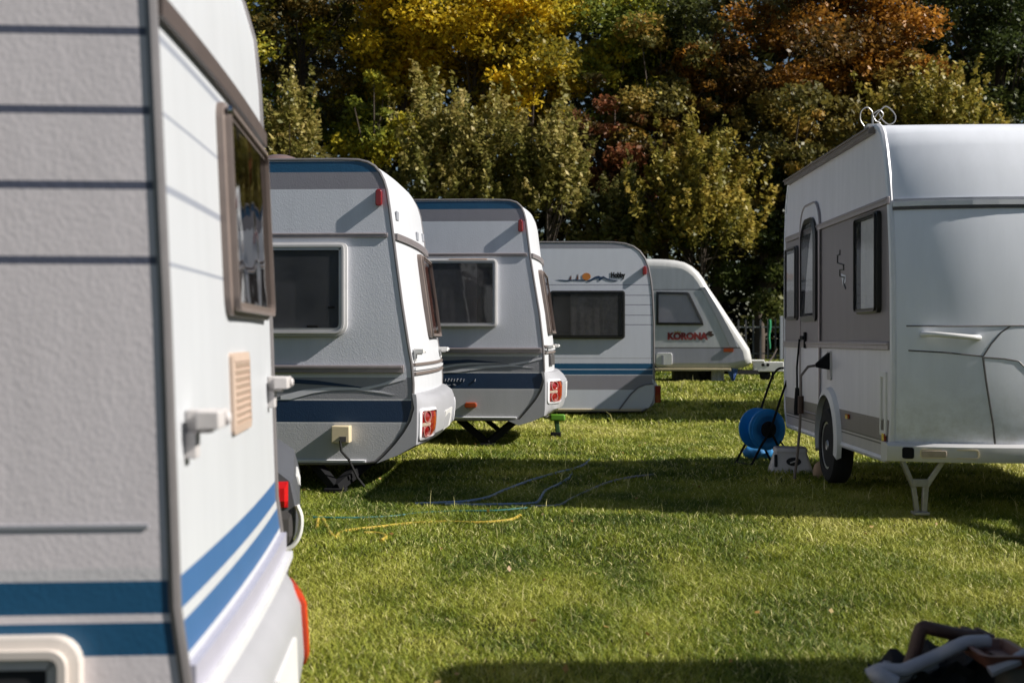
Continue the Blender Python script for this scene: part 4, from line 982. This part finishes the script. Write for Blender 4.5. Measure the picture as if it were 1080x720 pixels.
tc = nd(nt, 'ShaderNodeTexCoord')
n1 = nd(nt, 'ShaderNodeTexNoise', Scale=.9, Detail=8.0, Roughness=.65); L(tc.outputs['Object'], n1.inputs['Vector'])
n2 = nd(nt, 'ShaderNodeTexNoise', Scale=38.0, Detail=4.0, Roughness=.7); L(tc.outputs['Object'], n2.inputs['Vector'])
c1 = nd(nt, 'ShaderNodeValToRGB'); L(n1.outputs['Fac'], c1.inputs['Fac'])
c1.color_ramp.elements[0].position = .35; c1.color_ramp.elements[0].color = (.022,.030,.007,1); c1.color_ramp.elements[1].position = .68; c1.color_ramp.elements[1].color = (.070,.075,.018,1)
c2 = nd(nt, 'ShaderNodeValToRGB'); L(n2.outputs['Fac'], c2.inputs['Fac'])
c2.color_ramp.elements[0].position = .3; c2.color_ramp.elements[0].color = (.45,.45,.45,1); c2.color_ramp.elements[1].position = .7; c2.color_ramp.elements[1].color = (1.2,1.2,1.1,1)
mm = nd(nt, 'ShaderNodeMixRGB', blend_type='MULTIPLY', Fac=1.0); L(c1.outputs[0], mm.inputs[1]); L(c2.outputs[0], mm.inputs[2])
L(mm.outputs[0], p.inputs['Base Color']); p.inputs['Roughness'].default_value = .9; p.inputs['Specular IOR Level'].default_value = .1
bm_ = nd(nt, 'ShaderNodeBump', Strength=.9, Distance=.05); L(n2.outputs['Fac'], bm_.inputs['Height']); L(bm_.outputs[0], p.inputs['Normal'])
o = np_mesh('ground', V, Q, mG, smooth=True); o['kind'] = 'structure'

# ------------------------------------------------------------------ grass blades
def sample_zone(y0, y1, dens):
    A = .42*(y1*y1-y0*y0)+3.0*(y1-y0); n = int(A*dens)
    y = y0+(y1-y0)*rng.random(int(n*1.9)); w = .42*y+1.5
    keep = rng.random(len(y)) < w/(.42*y1+1.5); y = y[keep][:n]; w = w[keep][:n]
    return (rng.random(len(y))*2-1)*w, y
xs, ys, hs, ws = [], [], [], []
for (y0, y1, dens, h0, w0) in ((3.3, 6.5, 14000, .030, .0034), (6.5, 10, 7500, .032, .0046), (10, 17, 2500, .038, .008), (17, 30, 620, .055, .017), (30, 52, 110, .075, .036)):
    x, y = sample_zone(y0, y1, dens); xs.append(x); ys.append(y); hs.append(np.full(len(x), h0)); ws.append(np.full(len(x), w0))
x = np.concatenate(xs); y = np.concatenate(ys); h = np.concatenate(hs); w = np.concatenate(ws); N = len(x)
def vnoise(x, y, s, seed):
    r_ = np.random.default_rng(seed); T = r_.random((128, 128)); fx = x/s; fy = y/s; ix = np.floor(fx).astype(int); iy = np.floor(fy).astype(int)
    tx = fx-ix; ty = fy-iy; tx = tx*tx*(3-2*tx); ty = ty*ty*(3-2*ty)
    g_ = lambda a, b: T[a % 128, b % 128]
    return (g_(ix,iy)*(1-tx)+g_(ix+1,iy)*tx)*(1-ty)+(g_(ix,iy+1)*(1-tx)+g_(ix+1,iy+1)*tx)*ty
pn_ = .5*vnoise(x, y, .55, 1)+.3*vnoise(x, y, .17, 2)+.2*vnoise(x, y, 1.7, 3)
h = h*(.45+1.15*pn_)*(.6+.8*rng.random(N)); tall = (rng.random(N) < .0007) & (y > 5); h[tall] *= 3.4
az = rng.random(N)*2*np.pi; lean = h*(.3+1.4*rng.random(N)); lean[tall] *= .35; fa = rng.random(N)*np.pi
ca, sa = np.cos(az), np.sin(az); cf, sf = np.cos(fa), np.sin(fa); gz = ground_z(x, y)-.004
ww = w*(.6+.8*rng.random(N))
def pt(px_, py_, pz_): return np.stack([px_, py_, pz_], -1)
b0 = pt(x-cf*ww/2, y-sf*ww/2, gz); b1 = pt(x+cf*ww/2, y+sf*ww/2, gz)
mx_, my_ = x+ca*lean*.35, y+sa*lean*.35
m0 = pt(mx_-cf*ww*.4, my_-sf*ww*.4, gz+h*.6); m1 = pt(mx_+cf*ww*.4, my_+sf*ww*.4, gz+h*.6)
tp = pt(x+ca*lean, y+sa*lean, gz+h*(1-.15*rng.random(N)))
GV = np.stack([b0, b1, m0, m1, tp], 1).reshape(-1, 3); k = np.arange(N)[:, None]*5
GF = np.concatenate([k+np.array([[0,1,3]]), k+np.array([[0,3,2]]), k+np.array([[2,3,4]])], 1).reshape(-1, 3)
patch = .45*vnoise(x, y*.6, 1.1, 5)+.40*vnoise(x, y*.7, .28, 6)+.15*vnoise(x, y, 4.0, 8)
var = np.clip(.15+1.0*(patch-.5)+.32+.33*(rng.random(N)-.5), 0, 1); straw = (rng.random(N) < .07) | tall; var[straw] = .93+.07*rng.random(straw.sum())
mGr = leaf_mat('grass_blades', [(.030,.060,.006), (.115,.168,.012), (.280,.310,.030), (.51,.49,.10), (.74,.67,.30)], .22, .55)
o = np_mesh('grass', GV, GF, mGr, var=np.repeat(var, 3)); o['kind'] = 'stuff'

# fallen leaves
def leaf_cloud(name, C, size, var, m, parent, zb=.35, asp=.55):
    n = len(C); nn = rng.normal(size=(n,3)); nn[:,2] = np.abs(nn[:,2])*1.0+zb; nn /= np.linalg.norm(nn, axis=1)[:,None]
    r_ = rng.normal(size=(n,3)); t_ = r_-nn*(r_*nn).sum(1)[:,None]; t_ /= np.linalg.norm(t_, axis=1)[:,None]; b_ = np.cross(nn, t_)
    s_ = size[:,None]
    V_ = np.stack([C-t_*s_*.5, C+b_*s_*asp*.5-nn*s_*.06, C+t_*s_*.5, C-b_*s_*asp*.5-nn*s_*.06], 1).reshape(-1,3)
    F_ = np.arange(n*4).reshape(n,4)
    return np_mesh(name, V_, F_, m, parent, var)

# ------------------------------------------------------------------ trees
def crown_points(c, r, n, nclump, csize, shell=.62):
    """leaf centres in clumps spread through an ellipsoid; returns points and a per-clump value"""
    d = rng.normal(size=(nclump,3)); d /= np.linalg.norm(d, axis=1)[:,None]
    rad = rng.random(nclump)**.45; rad = np.maximum(rad, shell*rng.random(nclump))
    ph = rng.random(4)*6.28
    wob = 1+.22*np.sin(d[:,0]*5+ph[0])+.18*np.sin(d[:,2]*6+ph[1])+.16*np.sin(d[:,0]*11+d[:,2]*8+ph[2])+.22*(rng.random(nclump)-.5)
    K = np.array(c)+d*rad[:,None]*np.array(r)*wob[:,None]
    cs = csize*(.4+1.1*rng.random(nclump)**1.5); wgt = cs**2; wgt /= wgt.sum()
    who = rng.choice(nclump, n, p=wgt)
    e = rng.normal(size=(n,3)); e /= np.linalg.norm(e, axis=1)[:,None]; e *= (rng.random(n)**.5)[:,None]
    e[:,2] *= .62
    return K[who]+e*cs[who][:,None], rng.random(nclump)[who], K
def spray_points(c, r, n, nspray, length, spread):
    """upright shoots carrying leaves along their length"""
    d = rng.normal(size=(nspray,3)); d /= np.linalg.norm(d, axis=1)[:,None]; d[:,2] = np.where(d[:,2] < -.3, -d[:,2], d[:,2])
    rad = rng.random(nspray)**.4
    ph = rng.random(4)*6.28
    wob = 1+.20*np.sin(d[:,0]*6+ph[0])+.20*np.sin(d[:,0]*13+d[:,2]*5+ph[1])
    K = np.array(c)+d*(rad*wob)[:,None]*np.array(r)
    out = d*np.array([.35,.35,.1])+np.array([0,0,1.0])+rng.normal(size=(nspray,3))*.14; out /= np.linalg.norm(out, axis=1)[:,None]
    ln = length*(.35+1.35*rng.random(nspray)**1.4)
    who = rng.integers(0, nspray, n); t_ = rng.random(n)
    P_ = K[who]+out[who]*(t_*ln[who])[:,None]+rng.normal(size=(n,3))*(spread*(1.1-.8*t_))[:,None]
    return P_, np.clip(rng.random(nspray)[who]*.75+.3*t_, 0, 1), K
def tree(name, label, cat, px, py, rx, ry, D, cols, n, style='clump', leaf=.22, clumps=60, csize=1.1, trunk=.22, group=None, transl=.35, base_py=None, jitter=.38, asp=.6):
    k = D/F; x = (px-CX)*k; zc = EYE-(py-HY)*k; g_ = .24
    ro = thing(name, label, cat, (x, D, g_), 0, group)
    c = (0, 0, zc-g_); r = (rx*k, min(rx*k, 4.5)*.8, ry*k)
    if style == 'clump': P_, cv, K = crown_points(c, r, n, clumps, csize)
    else: P_, cv, K = spray_points(c, r, n, clumps, csize, .16)
    P_[:,2] = np.maximum(P_[:,2], .15)
    var = np.clip(cv*(1-jitter)+rng.random(len(P_))*jitter, 0, 1)
    m = leaf_mat(name+'_leaves', cols, transl)
    leaf_cloud('crown', P_, leaf*(.45+1.15*rng.random(len(P_))), var, m, ro, asp=asp)
    tb = MB(); th = c[2]-r[2]*.2
    tb.tube(curve_path([(0,0,-.3), (.1*trunk*3,0,th*.35), (-.05,0.1,th*.7), (.1,0,th), (.15,.1,c[2]+r[2]*.6)], 4), [trunk*(1.25-.07*i) if i < 15 else trunk*.2 for i in range(17)], 9)
    for i in rng.choice(len(K), min(16, len(K)), replace=False):
        e = K[i]; s0 = .35+.5*rng.random(); z0 = max(.5, min(e[2]-.6, th*(s0+.3)))
        mid = (e[0]*.45, e[1]*.45, z0+(e[2]-z0)*.4)
        tb.tube(curve_path([(.0,0,z0), mid, tuple(e)], 4), [trunk*.42*(1-.095*q) for q in range(9)], 6)
    tb.build('trunk', M['bark'], ro, smooth=True)
    return ro
G1 = 'trees of the wood behind the caravans'; G2 = 'leafy bushes along the fence'
YEL = [(0.083,0.089,0.021),(0.224,0.194,0.024),(0.534,0.386,0.026),(0.850,0.624,0.035),(0.850,0.534,0.033)]
YGR = [(0.083,0.120,0.025),(0.168,0.203,0.036),(0.334,0.346,0.048),(0.646,0.525,0.053),(0.850,0.669,0.048)]
DKB = [(0.032,0.039,0.012),(0.062,0.063,0.018),(0.113,0.096,0.023),(0.209,0.131,0.026),(0.350,0.193,0.035)]
DKG = [(0.023,0.033,0.010),(0.044,0.063,0.017),(0.078,0.101,0.024),(0.132,0.147,0.037),(0.202,0.188,0.046)]
OLV = [(0.067,0.074,0.017),(0.144,0.146,0.033),(0.259,0.232,0.054),(0.414,0.340,0.105),(0.579,0.457,0.191)]
OLB = [(0.062,0.067,0.014),(0.150,0.143,0.026),(0.283,0.243,0.042),(0.442,0.341,0.065),(0.564,0.409,0.117)]
ORG = [(0.057,0.045,0.017),(0.139,0.081,0.019),(0.279,0.135,0.024),(0.459,0.208,0.028),(0.590,0.272,0.036)]
RED = [(0.052,0.058,0.017),(0.117,0.097,0.028),(0.194,0.091,0.039),(0.323,0.110,0.052),(0.221,0.182,0.052)]
BGR = [(0.053,0.059,0.018),(0.116,0.106,0.028),(0.221,0.178,0.039),(0.359,0.252,0.050),(0.505,0.273,0.063)]
MGR = [(0.046,0.057,0.015),(0.088,0.102,0.029),(0.153,0.158,0.047),(0.241,0.215,0.066),(0.353,0.262,0.094)]
tree('dark_tree', 'dark brown tree at the left with sky glinting through thin gaps in its crown', 'tree', 318, 45, 95, 110, 62, DKB, 15000, clumps=70, csize=1.0, group=G1)
tree('yellow_tree', 'golden yellow tree at the top centre left, brightest crown of the wood', 'tree', 500, 20, 125, 120, 60, YEL, 36000, clumps=130, csize=1.1, group=G1, transl=.45)
tree('yellow_tree', 'yellow tree with thinner foliage left of the brightest golden crown', 'tree', 425, 35, 75, 75, 60.5, YEL, 13000, clumps=60, csize=.95, group=G1, transl=.45)
tree('yellow_tree', 'yellow tree hanging low at the right of the golden crown', 'tree', 560, 70, 62, 85, 59, YEL, 14000, clumps=60, csize=1.0, group=G1, transl=.45)
tree('dark_tree', 'dark tree between the brown one and the golden crown, half bare low down', 'tree', 400, 100, 80, 95, 63, YGR, 11000, clumps=42, csize=.95, group=G1)
tree('mixed_tree', 'yellow green tree with reddish twigs just right of the golden crown', 'tree', 645, 60, 75, 110, 61, YGR, 20000, clumps=70, csize=1.1, group=G1)
tree('red_tree', 'small reddish leaved tree between the yellow green tree and the olive bush', 'tree', 645, 165, 60, 85, 58, RED, 9000, clumps=45, csize=.85, group=G1)
tree('dark_green_tree', 'dark green tree above the right olive bush, left of the rusty crown', 'tree', 725, 55, 75, 130, 62, MGR, 19000, clumps=60, csize=1.1, group=G1)
tree('rusty_tree', 'rusty orange tree at the top right, widest orange crown', 'tree', 868, 35, 120, 105, 61, ORG, 26000, clumps=85, csize=1.2, group=G1)
tree('brown_green_tree', 'brownish green tree below the rusty crown, left of the right caravan roof', 'tree', 830, 165, 85, 100, 58, BGR, 18000, clumps=70, csize=.95, group=G1)
tree('dark_green_tree', 'deep green tree filling the top right corner', 'tree', 1050, 40, 85, 140, 62, DKG, 19000, clumps=60, csize=1.2, group=G1)
tree('dark_green_tree', 'low dark tree in the shade behind the palisade fence', 'tree', 800, 275, 60, 80, 56, DKG, 9000, clumps=40, csize=.8, group=G1)
tree('olive_bush', 'pale olive bush low at the left edge, beside the near caravan', 'bush', 305, 190, 40, 90, 55, OLV, 6500, 'spray', .20, 130, 1.2, .09, G2)
tree('olive_bush', 'tall olive bush with upright shoots under the golden crown', 'bush', 480, 205, 72, 92, 55, OLV, 17000, 'spray', .20, 330, 1.25, .10, G2)
tree('olive_bush', 'olive bush leaning right, between the tall bush and the red tree', 'bush', 577, 215, 52, 78, 54.5, OLV, 11000, 'spray', .20, 210, 1.2, .10, G2)
tree('olive_bush', 'bright yellow green bush right of centre, above the old caravan', 'bush', 740, 245, 62, 95, 54.5, OLB, 16000, 'spray', .20, 300, 1.25, .10, G2)
tree('olive_bush', 'yellow green bush showing above the right caravan roof', 'bush', 985, 150, 66, 52, 56, OLB, 9000, 'spray', .21, 190, 1.25, .10, G2)
tree('olive_bush', 'dull green bush between the red tree and the bright bush, low behind the caravans', 'bush', 655, 255, 45, 60, 55.5, MGR, 7000, 'spray', .20, 140, 1.0, .10, G2)
tree('brown_green_tree', 'brownish tree behind the right caravan, under the deep green tree', 'tree', 960, 120, 75, 80, 59, BGR, 9000, clumps=40, csize=1.0, group=G1)
tree('olive_tree', 'mixed olive and rust tree between the golden crown and the rusty one, half hidden', 'tree', 700, 130, 62, 95, 59, BGR, 11000, clumps=55, csize=.9, group=G1)
tree('yellow_tree', 'small yellow leaved tree low between the dark left tree and the tall olive bush', 'tree', 395, 150, 55, 62, 58, YGR, 8000, clumps=40, csize=.8, group=G1, transl=.45)
tree('rusty_tree', 'rusty tinged tree right of the red one, just above the bright bush', 'tree', 755, 110, 60, 75, 60, ORG, 9000, clumps=45, csize=.9, group=G1)
tree('dark_green_tree', 'dark green tree low behind the old caravan, between bright bush and fence', 'tree', 835, 250, 55, 75, 58, DKG, 8000, clumps=40, csize=.85, group=G1)
tree('mixed_tree', 'rust tinged tree behind the bush above the right caravan', 'tree', 930, 65, 70, 75, 60, ORG, 9000, clumps=45, csize=1.0, group=G1)
tree('mixed_tree', 'yellow green tree far left, behind the nearest caravan', 'tree', 215, 90, 90, 120, 61, YGR, 12000, clumps=60, csize=1.1, group=G1)
tree('brown_green_tree', 'brownish green tree far left, hidden behind the nearest caravan and its roof', 'tree', 90, 100, 95, 125, 60, BGR, 12000, clumps=60, csize=1.1, group=G1)
tree('dark_green_tree', 'dark green tree beyond the left edge, behind the nearest caravan', 'tree', -40, 110, 95, 130, 60, MGR, 11000, clumps=55, csize=1.1, group=G1)
tree('dark_green_tree', 'dark green tree beyond the right edge, behind the right caravan', 'tree', 1180, 110, 95, 130, 60, DKG, 11000, clumps=55, csize=1.1, group=G1)
# deeper woodland that closes the view, one mass
C_ = []
xs_ = rng.random(90000)*70-32; zs_ = rng.random(90000)**1.1*22; ys_ = 70+9*rng.random(90000)
cl = vnoise(xs_+50, zs_+10, 1.5, 21)*.6+vnoise(xs_+50, zs_+10, .6, 22)*.4
hx = (xs_ - (365-CX)/F*72)/2.6; hz_ = (zs_-(EYE+(357-88)/F*72))/2.2
hole = np.exp(-(hx**2+hz_**2)); keep = (cl > .10+.48*hole) 
C_ = np.stack([xs_, ys_, zs_+.2], -1)[keep]
o = leaf_cloud('far_woodland', C_, .62*(.6+.8*rng.random(len(C_))), np.clip(cl[keep]*.9+.3*(rng.random(len(C_))-.5), 0, 1), leaf_mat('far_woodland_leaves', [(.02,.026,.008),(.045,.05,.014),(.085,.075,.02),(.16,.10,.026)], .2), None)
o['kind'] = 'stuff'
# fallen leaves scattered on the turf
n = 260; fx_ = rng.random(n)*8-3.2; fy_ = 4+rng.random(n)**1.3*16
o = leaf_cloud('fallen_leaves', np.stack([fx_, fy_, ground_z(fx_, fy_)+.03+.02*rng.random(n)], -1), .027*(.6+.8*rng.random(n)), rng.random(n), leaf_mat('fallen_leaf', [(.20,.10,.03),(.34,.20,.05),(.42,.33,.14)], .2), None, zb=1.2, asp=.7)
o['kind'] = 'stuff'

# ================================================================== light, sky, camera
E_, A_ = 36.0, 10.5
Ldir = Vector((math.cos(R(E_))*math.cos(R(A_)), -math.cos(R(E_))*math.sin(R(A_)), math.sin(R(E_))))
sl = bpy.data.lights.new('sun', 'SUN'); sl.energy = 4.5; sl.angle = R(.5); sl.color = (1.0, .955, .89)
so = bpy.data.objects.new('sun', sl); COL.objects.link(so); so.rotation_euler = (-Ldir).to_track_quat('-Z', 'Y').to_euler()
w = bpy.data.worlds.new('World'); sc.world = w; w.use_nodes = True; nt = w.node_tree
sk = nt.nodes.new('ShaderNodeTexSky'); sk.sky_type = 'NISHITA'; sk.sun_disc = False; sk.sun_elevation = R(E_); sk.sun_rotation = R(90+A_)
sk.air_density = 1.0; sk.dust_density = .6; sk.ozone_density = 1.0
bg = nt.nodes['Background']; bg.inputs['Strength'].default_value = .038; nt.links.new(sk.outputs[0], bg.inputs['Color'])

cam = bpy.data.cameras.new('camera'); co = bpy.data.objects.new('camera', cam); COL.objects.link(co); sc.camera = co
co.location = (0, 0, EYE); co.rotation_euler = (R(90)-math.atan(3/F), 0, 0)
cam.sensor_fit = 'HORIZONTAL'; cam.sensor_width = 36; cam.lens = 36*F/1080; cam.clip_start = .05; cam.clip_end = 3000
cam.dof.use_dof = True; cam.dof.focus_distance = 10.2; cam.dof.aperture_fstop = 3.4; cam.dof.aperture_blades = 9
sc.view_settings.view_transform = 'Standard'; sc.view_settings.look = 'None'; sc.view_settings.exposure = .72; sc.view_settings.gamma = 1
sc.view_settings.use_curve_mapping = False
sc.cycles.use_denoising = True
sc.cycles.max_bounces = 8; sc.cycles.transparent_max_bounces = 12; sc.cycles.caustics_reflective = False; sc.cycles.caustics_refractive = False
